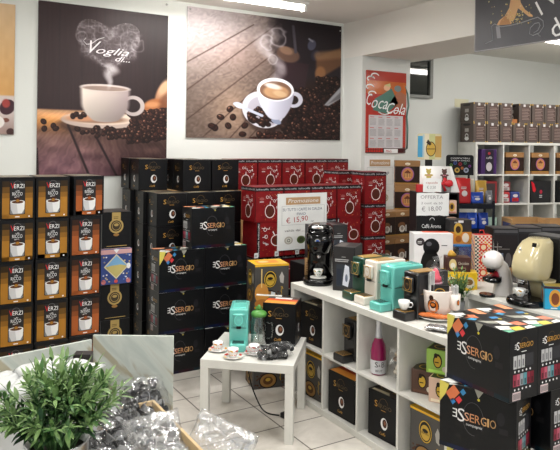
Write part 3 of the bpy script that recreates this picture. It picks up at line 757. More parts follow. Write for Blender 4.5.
# ceiling tubes
TUBE = mat('lit_tube', (255, 252, 246), .5, emis=((255, 250, 242), 22))
def fixture():
    r = empty('ceiling_light')
    MB().box(-.76, .76, -.05, .05, .055, .09, mat('lamp_housing', (225, 225, 222), .5), .004).build('housing', r)
    MB().cyl(0, 0, -.72, .72, .022, TUBE, n=14, M=Matrix.Translation((0, 0, .03)) @ Matrix.Rotation(PI / 2, 4, 'Y')).build('tube', r)
    c = MB(); [c.box(s * .735 - .012, s * .735 + .012, -.03, .03, 0, .056, mat('lamp_housing', 0)) for s in (-1, 1)]; c.build('end_cap', r)
    return r
L = [(2.46, 4.92, HC - .09, 0, 'lit ceiling tube above the steaming espresso poster', 1), (2.2, 1.0, HC - .09, 0, None, 1), (-.8, 4.3, HC - .09, 0, None, 1), (-.8, 1.0, HC - .09, 0, None, 1), (2.2, -1.2, HC - .09, 0, None, 1), (2.0, 2.9, HC - .09, 0, None, 1),
     ]
q = atd(551, 46.5, 6.5); 
L += [(q[0] + .35, q[1], HC2 - .09, 0, 'lit ceiling tube in the side room below the dark hanging sign', 2), (6.6, 1.6, HC2 - .09, 0, None, 2), (8.0, 3.6, HC2 - .09, 90, None, 2)]
for i, (x, y, z, r, lb, k) in enumerate(L):
    o = get('tube', fixture); put(o, x, y, z, r, lb or 'lit ceiling tube outside the frame', 'ceiling light', 'ceiling tubes')
    la = bpy.data.lights.new('tube_glow', 'AREA'); la.shape = 'RECTANGLE'; la.size = 1.4; la.size_y = .06
    la.energy = LE1 if k == 1 else LE2; la.color = (1, .975, .94)
    lo = bpy.data.objects.new('tube_glow', la); COL.objects.link(lo); lo.location = (x, y, z - .005); lo.rotation_euler = (0, 0, math.radians(r))
# ================================================================== WALL THINGS
# hanging sign on the beam: reclining figure in an outlined cup
sx = XS - .012; y1 = 3.70; z0s, z1s = 2.49, 3.0
s = MB(); s.box(sx - .014, sx, .9, y1, z0s, z1s, mat('sign_slate', (64, 64, 70), .45), .0); f = Face((sx - .014, y1, z0s), (0, -1, 0), (0, 0, 1))
ed = pmat((150, 148, 150)); s.rect(f, 0, 2.8, 0, .008, ed, 1); s.rect(f, 0, .008, 0, .5, ed, 1)
ol = pmat((150, 152, 156), .5)
def sp(x, y):   # zoom crop pixels (6.22 per photo pixel, origin 470,0) -> sign plane
    px, py = 470 + x / 6.22, y / 6.22
    dx, dy = derot(px, py); t = dx / F; D = sx / (CY * t + SY)
    Yw = -SY * t * D + CY * D; Z = EYE - dy * D / F
    return (y1 - Yw, Z - z0s)
def sline(pts, r, m_): s.tube([f.p(*sp(*p), 2) for p in pts], r, m_, 6)
sline([(105, 272), (150, 252), (148, 200), (142, 165), (160, 150), (182, 160), (200, 168), (260, 160), (330, 142), (400, 118), (430, 108), (462, 130), (466, 165), (440, 205), (400, 222), (378, 212), (384, 175), (410, 148), (436, 142), (444, 160), (430, 190), (405, 206)], .0035, ol)
sline([(425, 208), (446, 228)], .003, ol)
s.pl(f, [sp(168, 165), sp(176, 240), sp(200, 238), sp(192, 165)], pmat((140, 140, 146), .5), 1)
skin = pmat((206, 164, 120), .5)
s.pl(f, [sp(*p) for p in ((172, 160), (190, 158), (262, 152), (285, 120), (305, 60), (312, -10), (262, -10), (252, 50), (225, 100), (190, 128))], skin, 2)
s.pl(f, [sp(*p) for p in ((276, -8), (290, 40), (330, 70), (375, 105), (398, 106), (398, 96), (350, 60), (325, 20), (318, -10))], skin, 3)
s.pl(f, [sp(*p) for p in ((225, 100), (245, 112), (262, 152), (190, 158), (200, 130))], pmat((176, 128, 86), .5), 3)
rr = random.Random(4)
for i in range(90):
    a, b_ = rr.gauss(300, 40), rr.gauss(118, 26)
    if i > 60: a, b_ = rr.uniform(120, 390), rr.uniform(10, 150)
    if b_ > 150: continue
    u, v = sp(a, b_); q = rr.uniform(.003, .008); s.pl(f, [(u - q, v), (u, v - q), (u + q, v), (u, v + q)], rr.choice([pmat((210, 200, 150)), pmat((200, 170, 90)), pmat((120, 120, 90))]), 4)
for t_, x, y, h in (('I', 452, 98, 13), ('W', 496, 52, 13), ('d', 536, 244, 15), ('e', 640, 190, 13)):
    u, v = sp(x, y); s.text(f, t_, u, v, h * .0095, pmat((236, 236, 236), .5), 2, ang=.5)
s.text(f, 'coffee', *sp(700, 170), .1, pmat((226, 226, 226), .5), 2, ang=.2)
tag(s.build('hanging_sign'), 'dark hanging sign with a golden figure in an outlined cup, top right', 'sign')

# calendar on the pier
Yp = 5.22
def wp(px, py, Yw): q = ony(px, py, Yw); return q[0], q[2]
xa, za = wp(366, 70, Yp); xb, zb = wp(404.5, 153, Yp)
c = MB(); W, H = xb - xa, za - zb
c.box(0, W, -.012, -.002, 0, H, mat('calendar_card', (176, 50, 40), .12, coat=.6)); f = Face((0, -.012, 0), (1, 0, 0), (0, 0, 1))
c.rect(f, 0, W, H * .72, H * .88, pmat((190, 100, 52), .12), 1); c.rect(f, 0, W, H * .88, H, pmat((170, 60, 48), .12), 1)
c.pl(f, [(W * .16, H * .52), (W * .5, H * .48), (W * .8, H * .62), (W * .62, H * .8), (W * .4, H * .72), (W * .2, H * .66)], pmat((86, 124, 112), .15), 2)
c.disc(f, W * .5, H * .8, W * .08, H * .035, pmat((226, 176, 140)), 3); c.disc(f, W * .78, H * .8, W * .09, H * .04, pmat((110, 120, 120)), 3)
c.pl(f, [(W * .42, H * .83), (W * .58, H * .86), (W * .6, H * .81)], pmat((200, 190, 130)), 4)
c.pl(f, [(W * .55, H * .6), (W * .95, H * .55), (W, H * .72), (W * .8, H * .78)], pmat((160, 96, 66)), 2)
for i, (x, y) in enumerate(((.1, .9), (.2, .94), (.08, .8), (.14, .72))): c.ring(f, W * x, H * y, W * .1, H * .035, W * .025, WHI, 3, a0=0, a1=4.2)
c.text(f, 'C', W * -.0, H * .58, H * .14, WHI, 5, w=W * .14, shear=.4); c.text(f, 'oca', W * .12, H * .55, H * .155, WHI, 5, w=W * .40, shear=.45, ang=-.06); c.text(f, 'Cola', W * .5, H * .485, H * .14, WHI, 5, w=W * .48, shear=.45, ang=-.02); c.tube([(W * (.3 + .6 * k / 8), -.0135, H * (.50 - .03 * math.sin(k * .8))) for k in range(9)], .006, WHI, 6)
c.rect(f, W * .06, W * .92, H * .06, H * .46, pmat((200, 196, 198)), 3)
for j in range(3):
    for i in range(4):
        u, v = W * (.09 + .205 * i), H * (.34 - j * .13); c.lines(f, u, u + W * .16, v, v + H * .085, 6, pmat((150, 146, 150)), 4, .4, i + j, .1); c.rect(f, u, u + W * .1, v + H * .092, v + H * .1, pmat((190, 70, 70)), 4)
c.rect(f, 0, W, 0, H * .07, pmat((70, 24, 24)), 1); c.rect(f, W * .45, W * .8, 0, H * .05, WHI, 2); c.text(f, 'MAG', W * .5, H * .008, H * .03, REDI, 3)
for i in range(14): c.rect(f, W * (.01 + (i % 7) * .06), W * (.055 + (i % 7) * .06), H * (.01 + (i // 7) * .03), H * (.033 + (i // 7) * .03), pmat((186, 50, 40)), 2)
r = empty('wall_calendar'); o = c.build('sheet', r)
t = MB(); prev = [(W * .96, .02), (W + .03, .06), (W + .035, .3), (W + .02, .46), (W + .045, .6), (W + .03, .74), (W * .97, .84)]
t.tube([(a, -.006, b_ * H) for a, b_ in prev], .009, mat('teal_edge', (90, 124, 116), .3)); t.build('teal_border', r)
put(r, xa, Yp - .001, zb, 0, 'glossy red calendar with white script hanging on the pier by the opening', 'calendar')

def promo(W, H, full=True):
    m = MB(); m.box(0, W, -.004, 0, 0, H, PAPER); f = Face((0, -.004, 0), (1, 0, 0), (0, 0, 1))
    g = pmat((182, 146, 108)); b_ = pmat((70, 80, 110)); ln = pmat((170, 172, 174))
    m.rect(f, W * .16, W * .86, H * .8, H * .93, g, 1); m.text(f, 'Promozione', W * .2, H * .835, H * .07, WHI, 2, w=W * .62, shear=.2)
    for a in ((.08, .95, .44, .445), (.08, .95, .775, .78), (.08, .087, .44, .78), (.943, .95, .44, .78)): m.rect(f, W * a[0], W * a[1], H * a[2], H * a[3], ln, 1)
    if full:
        m.text(f, 'SU TUTTI I CAFFÈ IN CIALDA', W * .1, H * .69, H * .05, b_, 2, w=W * .8); m.text(f, 'FINO', W * .38, H * .61, H * .045, b_, 2, w=W * .18)
        m.text(f, '€ 15,90', W * .17, H * .47, H * .095, pmat((170, 50, 56)), 2, w=W * .44, ang=.08); m.text(f, '.cad', W * .66, H * .48, H * .03, b_, 2)
    else:
        m.text(f, 'CAFFÈ TOP', W * .12, H * .62, H * .07, b_, 2, w=W * .7)
    m.text(f, 'valida dal ____ al __', W * .14, H * .325, H * .04, INKK, 2, w=W * .7)
    for u, c_ in ((.22, (176, 170, 160)), (.47, (90, 110, 60)), (.72, (176, 156, 130))):
        m.disc(f, W * u, H * .17, W * .085, H * .07, pmat(c_), 1); m.disc(f, W * u, H * .17, W * .06, H * .05, pmat((206, 206, 196) if u != .47 else (70, 80, 50)), 2); m.ring(f, W * u, H * .17, W * .03, H * .03, W * .01, INKK, 3)
    return m.build('paper_notice')
xa, za = wp(364.5, 156, Yp); xb, zb = wp(393.5, 206, Yp)
o = promo(xb - xa, za - zb, False); put(o, xa, Yp - .001, zb, 0, 'white paper notice taped below the red calendar', 'notice')

# ================================================================== WALL OF COFFEE CARTONS
rowname = ['bottom', 'second', 'third', 'fourth', 'fifth', 'sixth', 'seventh']
def rown(i, n): return {0: 'on the floor', n - 1: 'on top'}.get(i, '%s layer from the floor' % rowname[i])
# amber boxes on the left
xs = [.509, .714, .918]
for ci, x in enumerate(xs):
    for k in range(6):
        key, cn = (('amb2', 'orange') if ci == 2 else ('amb1', 'amber'))
        o = get(key, amber_box, 'INTENSO' if ci == 2 else 'RICCO', (158, 84, 38) if ci == 2 else (160, 110, 36))
        rot = [0, 0, 0][ci] + random.uniform(-1, 1) + (7 if (k == 5 and ci == 2) else 0)
        putc(o, x + random.uniform(-.003, .003) + (.02 if (ci == 2 and k == 5) else 0) , 4.0 + [0, .01, .03][ci] + random.uniform(-.004, .004), k * .2485, rot, .194, .27,
             'coffee box with %s bands, %s column of three, %s' % (cn, ['leftmost', 'middle', 'right'][ci], rown(k, 6)), 'coffee box', 'amber striped coffee boxes')
# black boxes with gold label, one blue one between
for k in range(5):
    if k == 3:
        o = blue_box(); putc(o, 1.175, 4.27, 3 * .247, 0, .212, .22, 'blue box with a diamond-shaped landscape picture between black gold-label boxes', 'coffee box')
    else:
        o = get('gl', gold_label_box); putc(o, 1.19 + random.uniform(-.004, .004), 4.3, k * .247 - (.006 if k == 4 else 0), 0, .2, .24, 'black coffee box with a gold label ' + ('standing on the blue box' if k == 4 else ['at the floor of the blue box column', 'second from floor under the blue box', 'directly under the blue box'][k]), 'coffee box', 'gold label coffee boxes')
# black capsule boxes
SB = 'black cup-print coffee box'
def sb(X, Y, z, rot, lab, bt=False):
    o = get('sb1' if bt else 'sb', s_box, bt); putc(o, X, Y, z, rot, .25, .22, lab, 'coffee box', 'black cup-print coffee boxes'); return o
h = .262
for k in range(5):
    for j, (X, Y) in enumerate(((1.735, 4.74), (1.99, 4.76), (2.242, 4.77))):
        if k < 3 and j > 0: continue
        sb(X, Y, k * h, 0, SB + ', front row %s, %s' % (['leftmost', 'middle', 'rightmost'][j], rown(k, 6)), False)
    sb(1.705, 4.97, k * h, 0, SB + ', behind the leftmost front one, %s' % rown(k, 6))
    sb(1.67, 5.20, k * h, 0, SB + ', against the wall at the left end, %s' % rown(k, 6))
def plain_carton(x0, x1, y0, y1, z1, lab):
    m = MB(); m.box(x0, x1, y0, y1, 0, z1, CARDB, .003, 1); f = Face((x0, y0, 0), (1, 0, 0), (0, 0, 1)); m.rect(f, 0, x1 - x0, z1 / 2 - .02, z1 / 2 + .02, pmat((206, 184, 150)), 1)
    return tag(m.build('cardboard_carton'), lab, 'carton')
plain_carton(1.99, 2.49, 4.775, 4.975, 3 * h - .001, 'plain brown carton hidden behind the large black cartons, carrying two black boxes')
plain_carton(1.96, 2.49, 4.995, 5.30, 5 * h - .001, 'plain brown carton hidden at the back, carrying the top black boxes')
sb(1.70, 5.08, 5 * h, 0, SB + ' on the top layer, leftmost, under the steaming cup poster'); sb(1.69, 5.305, 5 * h, 0, SB + ' on the top layer, behind the leftmost one')
sb(2.0, 4.86, 5 * h, 0, SB + ' on the top layer, middle of three'); sb(2.0, 5.09, 5 * h, 0, SB + ' on the top layer, behind the middle one')
sb(2.26, 4.86, 5 * h, 0, SB + ' on the top layer, rightmost beside the red boxes')
# big machine cartons in front
def bc(X, Y, z, rot, lab, art=False): return putc(get('bc' if art else 'bcp', big_carton, art), X, Y, z, rot, .36, .185, lab, 'carton', 'large black machine cartons')
BC = 'large black lettered carton'
for k in range(3):
    bc(1.64, 4.41, k * .304, 0, BC + ', left column behind the white table, %s' % rown(k, 4), k == 2); bc(2.005, 4.40 + .01 * k, k * .304, 0, BC + ', right column behind the white table, %s' % rown(k, 4))
bc(1.895, 4.42, 3 * .304, 0, BC + ' on top of the back wall stack, straddling two below')
# red boxes
RB = 'red black-banded box'
def rb(X, Y, z, rot, lab, key='rb'):
    return putc(get(key, red_box, key == 'rbs', .215 if key == 'rbn' else .257), X, Y, z, rot, .215 if key == 'rbn' else .257, .24, lab, 'coffee box', 'red coffee boxes')
for k in range(5):
    rb(2.625 + k * .264, 5.2, 1.285, 0, RB + ', %s in the back row along the wall' % ['leftmost', 'second from left', 'third from left', 'fourth from left', 'fifth from left'][k])
plain_carton(2.63, 3.93, 5.21, 5.43, 1.284, 'long plain carton hidden behind the red boxes, carrying their back row')
for k in range(4):
    rb(2.415 + k * .2645, 4.385, 1.085, 0, RB + ', %s in the front row around the paper notice' % ['leftmost', 'second from left', 'third from left', 'rightmost'][k])
rb(2.435, 4.39, .805, 0, 'red coffee box lying sideways with its band at the left, below left of the notice', 'rbs')
for k in range(1, 4):
    rb(2.42 + k * .264, 4.39, .805, 0, 'red coffee box in the layer under the notice, %s' % ['second from left', 'third from left', 'rightmost'][k - 1], 'rbs' if k == 3 else 'rb')
for k in range(4):
    rb(2.425 + k * .264, 4.42, .525, 0, 'red coffee box in the layer behind the cookie-print carton, %s' % ['leftmost', 'second', 'third', 'rightmost'][k])
for k in range(4):
    sb(2.42 + k * .26, 4.40, .263, 0, SB + ' under the red stack, %s' % ['leftmost', 'second', 'third', 'rightmost'][k]); sb(2.42 + k * .26, 4.40, 0, 0, SB + ' at floor level under the red stack, %s' % ['leftmost', 'second', 'third', 'rightmost'][k])
for k in range(5):
    rb(3.50, 4.38, 1.475 - .281 * (k + 1), -10, 'red coffee box in the separate right column beside the pier, %s' % ['on top', 'second from top', 'third from top', 'fourth from top', 'lowest'][k], 'rbn')
rb(3.47, 4.72, 1.19, 0, 'red coffee box peeking out behind the right red column')
plain_carton(3.48, 3.72, 4.73, 4.95, 1.189, 'plain carton hidden behind the right red column')
plain_carton(3.51, 3.74, 4.37, 4.59, .069, 'flat carton on the floor under the right red column')
# notice on red boxes
q1 = ony(278, 194, 4.375); q2 = ony(327, 194, 4.375); q3 = ony(278, 251, 4.375)
o = promo(q2[0] - q1[0], q1[2] - q3[2]); put(o, q1[0], 4.380, q3[2], 0, 'white promotion notice with handwritten price fixed to the red boxes', 'notice')
for i, (px, py) in enumerate(((257, 256), (277.5, 254), (298, 252))):
    q = ony(px, py, 4.37); t = MB(); t.box(-.018, .018, -.003, 0, -.02, .02, PAPER, .001, 1); t.lines(Face((-.018, -.003, -.02), (1, 0, 0), (0, 0, 1)), .006, .03, .01, .03, 3, INKK, 1)
    put(t.build('price_tag'), q[0], 4.384, q[2], 0, 'small white price tag %s' % ['left of the cookie-print carton lid', 'right above the cookie-print carton lid', 'below the right end of the promotion notice'][i], 'price tag', 'price tags under the red boxes')
# brown boxes by the pier
OB = 'brown gold-banded box'
for k in range(6):
    o = get('ob', oval_box, 0); putc(o, 4.33, 4.93, k * .26, -38, .25, .2, OB + ' and purple oval, column by the pier, %s' % rown(k, 6), 'coffee box', 'brown and gold coffee boxes')
for k in range(4):
    for j in range(2):
        o = get('ob1', oval_box, 1); putc(o, 3.83 + j * .184, 4.56, 1.09 - (k + 1) * .252, 0, .18, .2, OB + ' and cup, %s of the low pair, %s' % (['left', 'right'][j], ['on top', 'second from top', 'third from top', 'fourth from top'][k]), 'coffee box', 'brown and gold coffee boxes')
MB_ = MB()  # plinth under the low pair
MB_.box(3.85, 4.23, 4.55, 4.78, 0, .078, mat('dark_plinth', (50, 46, 44), .6), .003); tag(MB_.build('plinth'), 'low dark plinth under the paired brown boxes', 'plinth')

# ================================================================== FURNITURE
def shelf_unit(name, L, D, boards, cols, outer=.038, inner=.016):
    """front faces -Y; width L on x, origin front-left-bottom"""
    r = empty(name); H = boards[-1]
    def P(n, *a): return MB().box(*a, WHITE, .0015, 1).build(n, r)
    P('top_board', 0, L, 0, D, H - outer, H); P('bottom_board', 0, L, 0, D, 0, outer)
    P('side_panel', 0, outer, .0005, D - .0005, outer, H - outer); P('side_panel', L - outer, L, .0005, D - .0005, outer, H - outer)
    cwid = (L - 2 * outer - (cols - 1) * inner) / cols
    for b in boards[1:-1]: P('shelf_board', outer, L - outer, .001, D - .001, b - inner / 2, b + inner / 2)
    lv = [outer] + [x for b in boards[1:-1] for x in (b - inner / 2, b + inner / 2)] + [H - outer]
    for i in range(1, cols):
        x = outer + i * cwid + (i - 1) * inner
        for a in range(0, len(lv), 2): P('divider', x, x + inner, .0015, D - .0015, lv[a], lv[a + 1])
    return r, cwid
KX, KY = 2.306, 3.67
kal, cwid = shelf_unit('cube_shelf', 1.464, .39, [0, .3825, .765], 4)
put(kal, KX, KY, 0, -90, 'low white cube shelf carrying the row of coffee machines', 'shelf')
def cell(i): return KY - .038 - i * (cwid + .016)     # far edge (Y) of cell i, running to -Y
kal2, _ = shelf_unit('cube_shelf', 1.464, .39, [0, .3825, .765], 4)
put(kal2, 3.156, 2.915, 0, -90, 'low white cube shelf at the right under the white and cream machines', 'shelf')
big, cw2 = shelf_unit('cube_shelf', 1.47, .38, [0, .345, .69, 1.036, 1.38, 1.765], 4, .03, .018)
bx, by = 5.745, 5.155; put(big, bx, by, 0, -15, 'tall white cube shelf against the wall of the side room', 'shelf')
ca, sa = math.cos(math.radians(-15)), math.sin(math.radians(-15))
def bs(u, v): return (bx + ca * u - sa * v, by + sa * u + ca * v)
# side table
A_ = onz(200.1, 359, .45); B2 = onz(291.2, 365.7, .45)
ta = math.degrees(math.atan2(B2[1] - A_[1], B2[0] - A_[0]))
tb = empty('side_table'); 
MB().box(0, .55, 0, .55, .40, .45, WHITE, .003).build('tabletop', tb)
for x in (0, .5):
    for y in (0, .5): MB().box(x + .0005, x + .0495, y + .0005, y + .0495, 0, .4, WHITE, .002).build('leg', tb)
put(tb, A_[0], A_[1], 0, ta, 'small square white table with cups and a turquoise machine', 'table')
def tt(u, v):  # on the table
    c, s_ = math.cos(math.radians(ta)), math.sin(math.radians(ta)); return (A_[0] + c * u - s_ * v, A_[1] + s_ * u + c * v)
# long tables behind the shelf
def plain_table(x0, x1, y0, y1, H, m):
    r = empty('display_table'); MB().box(x0, x1, y0, y1, H - .04, H, m, .003).build('tabletop', r)
    for x in (x0 + .01, x1 - .06):
        for y in (y0 + .01, y1 - .06): MB().box(x, x + .05, y, y + .05, 0, H - .04, m, .002).build('leg', r)
    return r
t2 = plain_table(-.48, .48, -.45, .45, .75, WHITE); put(t2, 3.26, 3.41, 0, 0, 'white table behind the cube shelf with the white machine carton and yellow box', 'table')
t3 = plain_table(-.43, .43, -.45, .45, .75, mat('dark_table', (60, 54, 50), .5)); put(t3, 4.21, 3.17, 0, 0, 'dark table behind the cream machine loaded with dark cartons', 'table')

# ================================================================== MACHINES
def slim_machine(col, acc, col2=None, dark=(14, 14, 15)):
    r = empty('coffee_machine'); bm_ = mat('shell_%d_%d_%d' % col, col, .28, coat=.3); am = mat('accent_%d_%d_%d' % acc, acc, .3, .4); dk = mat('spout_black', (16, 16, 17), .4)
    b = MB(); b.box(-.058, .058, -.14, .09, 0, .25, bm_, .010, 3)
    L_ = Face((-.058, .09, 0), (0, -1, 0), (0, 0, 1)); R_ = Face((.058, -.14, 0), (0, 1, 0), (0, 0, 1)); Ff = Face((-.058, -.14, 0), (1, 0, 0), (0, 0, 1))
    dark_ = pmat(tuple(int(c * .45) for c in col)); ac = pmat(acc)
    for s_ in (L_, R_): b.rect(s_, .012, .218, .128, .131, dark_, 1); b.text(s_, 'coffee', .02 if s_ is R_ else .14, .135, .009, ac, 1)
    b.rect(Ff, .01, .106, .128, .131, dark_, 1)
    b.build('body', r)
    t = MB(); t.box(-.04, .04, -.115, .02, .2495, .254, am, .002, 1); t.box(-.035, .035, .03, .08, .2495, .253, mat('lid_%d' % col[0], tuple(int(c * .8) for c in col), .2), .001, 1); t.build('top_plate', r)
    k = MB(); k.box(-.036, .036, -.165, -.1395, .145, .225, bm_, .012, 3); k.build('brew_head', r)
    g = MB(); fr = Face((-.036, -.165, .145), (1, 0, 0), (0, 0, 1)); g.ring(fr, .036, .042, .026, .033, .004, am, 2); g.disc(fr, .036, .042, .02, .026, bm_, 2)
    g.tube([(-.034, -.166, .15), (.034, -.166, .15), (.034, -.166, .22), (-.034, -.166, .22)], .0022, am, 6, True); g.text(fr, 'TO', .027, .037, .01, ac, 3); g.build('control_ring', r)
    s_ = MB(); s_.box(-.014, .014, -.16, -.1395, .128, .1455, dk, .003, 1); s_.build('spout', r)
    y = MB(); y.box(-.05, .05, -.225, -.1405, 0, .048, bm_, .008, 3); y.build('drip_tray', r)
    q = MB(); q.box(-.04, .04, -.215, -.148, .0475, .051, am, .001, 1)
    for i in range(5): q.box(-.036, .036, -.211 + i * .013, -.205 + i * .013, .051, .0525, dk)
    q.build('grille', r.children[-1] if False else [c for c in r.children if c.name.startswith('drip_tray')][0])
    return r
TEAL = (106, 192, 182)
lev = []
def mach(col, acc, px, py, lab, key):
    X, Y = onz(px, py, .765); o = get(key, slim_machine, col, acc)
    # near-front vertical edge is at (X, Y); front faces -X
    put(o, X + .14, Y + .058, .765, -90, lab, 'coffee machine', 'slim capsule machines')
    return o
mach((22, 66, 52), (196, 160, 90), 363.5, 300, 'dark green slim coffee machine with brass trim on the cube shelf', 'm_green')
mach((222, 214, 204), (196, 160, 100), 376.2, 304.5, 'cream white slim coffee machine between the green and turquoise ones', 'm_cream')
mach(TEAL, (120, 226, 212), 392.8, 311.5, 'turquoise slim coffee machine on the cube shelf', 'm_teal')
mach((20, 20, 22), (176, 136, 70), 417.5, 320.5, 'black slim coffee machine with brass ring beside the big cup', 'm_black')
# on the small table, facing the visitor
X, Y = onz(240, 351, .45)
o = get('m_teal', slim_machine); put(o, X + .09, Y + .175, .45, -31, 'turquoise slim coffee machine standing on the small white table', 'coffee machine', 'slim capsule machines'); o.scale = (1, 1, .95)
# black one inside the shelf
o = get('m_black', slim_machine); put(o, KX + .215, cell(1) - .17, .391, -90, 'black slim coffee machine inside the second upper cell', 'coffee machine', 'slim capsule machines')
o.scale = (1, 1, .98)

def espresso_cup(saucer=True, band=None, s_=1.0):
    r = empty('espresso_cup'); m = MB()
    z = .006 if saucer else 0
    m.loft([(z, 0, 0, .017, .017), (z + .006, 0, 0, .019, .019), (z + .025, 0, 0, .029, .029), (z + .05, 0, 0, .033, .033), (z + .05, 0, 0, .030, .030), (z + .02, 0, 0, .024, .024), (z + .012, 0, 0, .005, .005)], CERAM, 24)
    if band:
        for i in range(6):
            a = i * PI / 3; bm2 = pmat(band[i % len(band)])
            v = []
            for da, zz in ((-.35, .012), (.35, .014), (.45, .042), (0, .047), (-.45, .036)):
                rad = .0215 + (.0335 - .0215) * min(1, (zz - .006) / .04) + .001; v.append((rad * math.cos(a + da), rad * math.sin(a + da), z + zz))
            m.poly(v, bm2)
    m.build('cup_body', r)
    MB().tube([(.028, 0, z + .042), (.045, 0, z + .042), (.05, 0, z + .03), (.042, 0, z + .017), (.026, 0, z + .016)], .0035, CERAM, 8).build('handle', r)
    if saucer:
        q = MB(); q.loft([(0, 0, 0, .03, .03), (.004, 0, 0, .04, .04), (.011, 0, 0, .058, .058), (.0125, 0, 0, .058, .058), (.006, 0, 0, .035, .035)], CERAM, 28)
        if band:
            for i in range(6):
                a = i * PI / 3 + .3; q.poly([((R_) * math.cos(a + d), R_ * math.sin(a + d), zz) for R_, d, zz in ((.044, -.3, .0102), (.056, -.3, .0135), (.056, .3, .0135), (.044, .3, .0102))], pmat(band[(i + 1) % len(band)]))
        q.build('saucer', r)
    r.scale = (s_, s_, s_)
    return r
bands = [(206, 60, 40), (222, 170, 40), (90, 140, 70)]
for i, (px, py, bnd, lb) in enumerate(((218, 350, [(220, 150, 50), (200, 120, 60), (206, 70, 40)], 'leftmost, by the table edge'), (233, 357, [(226, 180, 50), (210, 60, 40)], 'in front of the turquoise machine'), (254, 353, [(206, 50, 44), (200, 80, 60)], 'behind the black coffee packs'))):
    X, Y = onz(px, py, .455); o = espresso_cup(True, bnd, .98); put(o, X, Y, .45, 30 + 70 * i, 'painted espresso cup on saucer, ' + lb, 'espresso cup', 'painted espresso cups'); o.scale = (1, 1, 1)

def glass_mat():
    m = bpy.data.materials.new('thin_glass'); m.use_nodes = True; nt = m.node_tree; nt.nodes.clear()
    o = nt.nodes.new('ShaderNodeOutputMaterial'); g = nt.nodes.new('ShaderNodeBsdfGlossy'); t = nt.nodes.new('ShaderNodeBsdfTransparent'); mx = nt.nodes.new('ShaderNodeMixShader'); lw = nt.nodes.new('ShaderNodeLayerWeight'); mr = nt.nodes.new('ShaderNodeMapRange')
    g.inputs['Roughness'].default_value = .06; t.inputs[0].default_value = (.9, .94, .93, 1); lw.inputs[0].default_value = .35; mr.inputs[3].default_value = .06; mr.inputs[4].default_value = .75
    nt.links.new(lw.outputs['Facing'], mr.inputs[0]); nt.links.new(mr.outputs[0], mx.inputs[0]); nt.links.new(t.outputs[0], mx.inputs[1]); nt.links.new(g.outputs[0], mx.inputs[2]); nt.links.new(mx.outputs[0], o.inputs[0])
    return m
# glass jar with green cactus lid
r = empty('glass_jar'); GL = glass_mat(); GREEN = mat('green_glaze', (88, 150, 70), .3)
MB().loft([(0, 0, 0, .036, .036), (.004, 0, 0, .042, .042), (.13, 0, 0, .044, .044), (.155, 0, 0, .035, .035), (.165, 0, 0, .035, .035), (.165, 0, 0, .032, .032), (.153, 0, 0, .032, .032), (.128, 0, 0, .040, .040), (.008, 0, 0, .038, .038)], GL, 28).build('glass_body', r)
MB().tube([(.042, 0, .13), (.07, 0, .128), (.074, 0, .09), (.07, 0, .045), (.042, 0, .04)], .006, GL, 8).build('handle', r)
m = MB(); m.loft([(.166, 0, 0, .04, .04), (.18, 0, 0, .043, .043), (.19, 0, 0, .036, .036), (.2, 0, 0, .016, .016), (.202, 0, 0, .004, .004)], GREEN, 26); m.build('lid', r)
m = MB(); m.sph(0, 0, .212, .011, .011, .018, GREEN)
for sx_ in (-1, 1): m.tube([(0, 0, .205), (sx_ * .014, 0, .207), (sx_ * .017, 0, .220)], [.006, .006, .004], GREEN, 8)
m.build('cactus_knob', r)
MB().tube([(0, .0, .16), (0, 0, .02)], .004, mat('steel_straw', (150, 155, 155), .3, .8), 8).build('straw', r)
X, Y = onz(258.5, 345, .45); put(r, X, Y, .45, -35, 'glass drinking jar with a green cactus lid on the small table', 'jar'); r.scale = (1.18, 1.18, 1.1)

# black carton on the table with a shiny top
X, Y = onz(260.5, 346, .45); o = get('sb2', s_box, True, .21, .19); putc(o, X + .03, Y + .03, .4502, ta - 3, .21, .19, 'black coffee box with orange lid standing on the small white table', 'coffee box', 'black cup-print coffee boxes')
m = MB(); m.box(-.085, .085, -.012, .012, 0, .006, mat('cream_band', (225, 222, 214), .4), .002, 1); m.text(Face((-.085, -.012, .006), (1, 0, 0), (0, 1, 0)), 'caffè caffè', .01, .006, .01, INKK, 2, w=.14)
put(m.build('sample_strip'), X + .15, Y + .16, .7115, ta, 'thin cream strip lying on the orange lid of the table box', 'strip')

# pile of coffee packs on the table
def pillow(w, d, h, m_, seed, n=18, crump=.35, name='pack'):
    m = MB(); i_ = m.mi(m_); rows = {}
    for side in (0, 1):
        G = []
        for j in range(n + 1):
            L_ = []
            for i in range(n + 1):
                u, v = -1 + 2 * i / n, -1 + 2 * j / n
                e = max(0, (1 - u * u)) ** .5 * max(0, (1 - v * v)) ** .45
                nn = mnoise.noise(Vector((u * 2.4 + seed, v * 2.4, side * 9))) + .6 * mnoise.noise(Vector((u * 6 + seed, v * 6, side * 5 + 3)))
                z = e * h / 2 * (1 + crump * 1.6 * nn)
                if side: z = -z
                k = (u, v)
                if (i in (0, n) or j in (0, n)) and (i, j) in rows: L_.append(rows[(i, j)]); continue
                vv = m.bm.verts.new((u * w / 2 * (1 + .03 * nn), v * d / 2 * (1 + .03 * nn), z + h / 2 + (0.01 * nn if e == 0 else 0)))
                if i in (0, n) or j in (0, n): rows[(i, j)] = vv
                L_.append(vv)
            G.append(L_)
        for j in range(n):
            for i in range(n):
                q = [G[j][i], G[j][i + 1], G[j + 1][i + 1], G[j + 1][i]]
                m._f(q if not side else q[::-1], i_, True)
    lo = min(v.co.z for v in m.bm.verts)
    for v in m.bm.verts: v.co.z -= lo
    return m
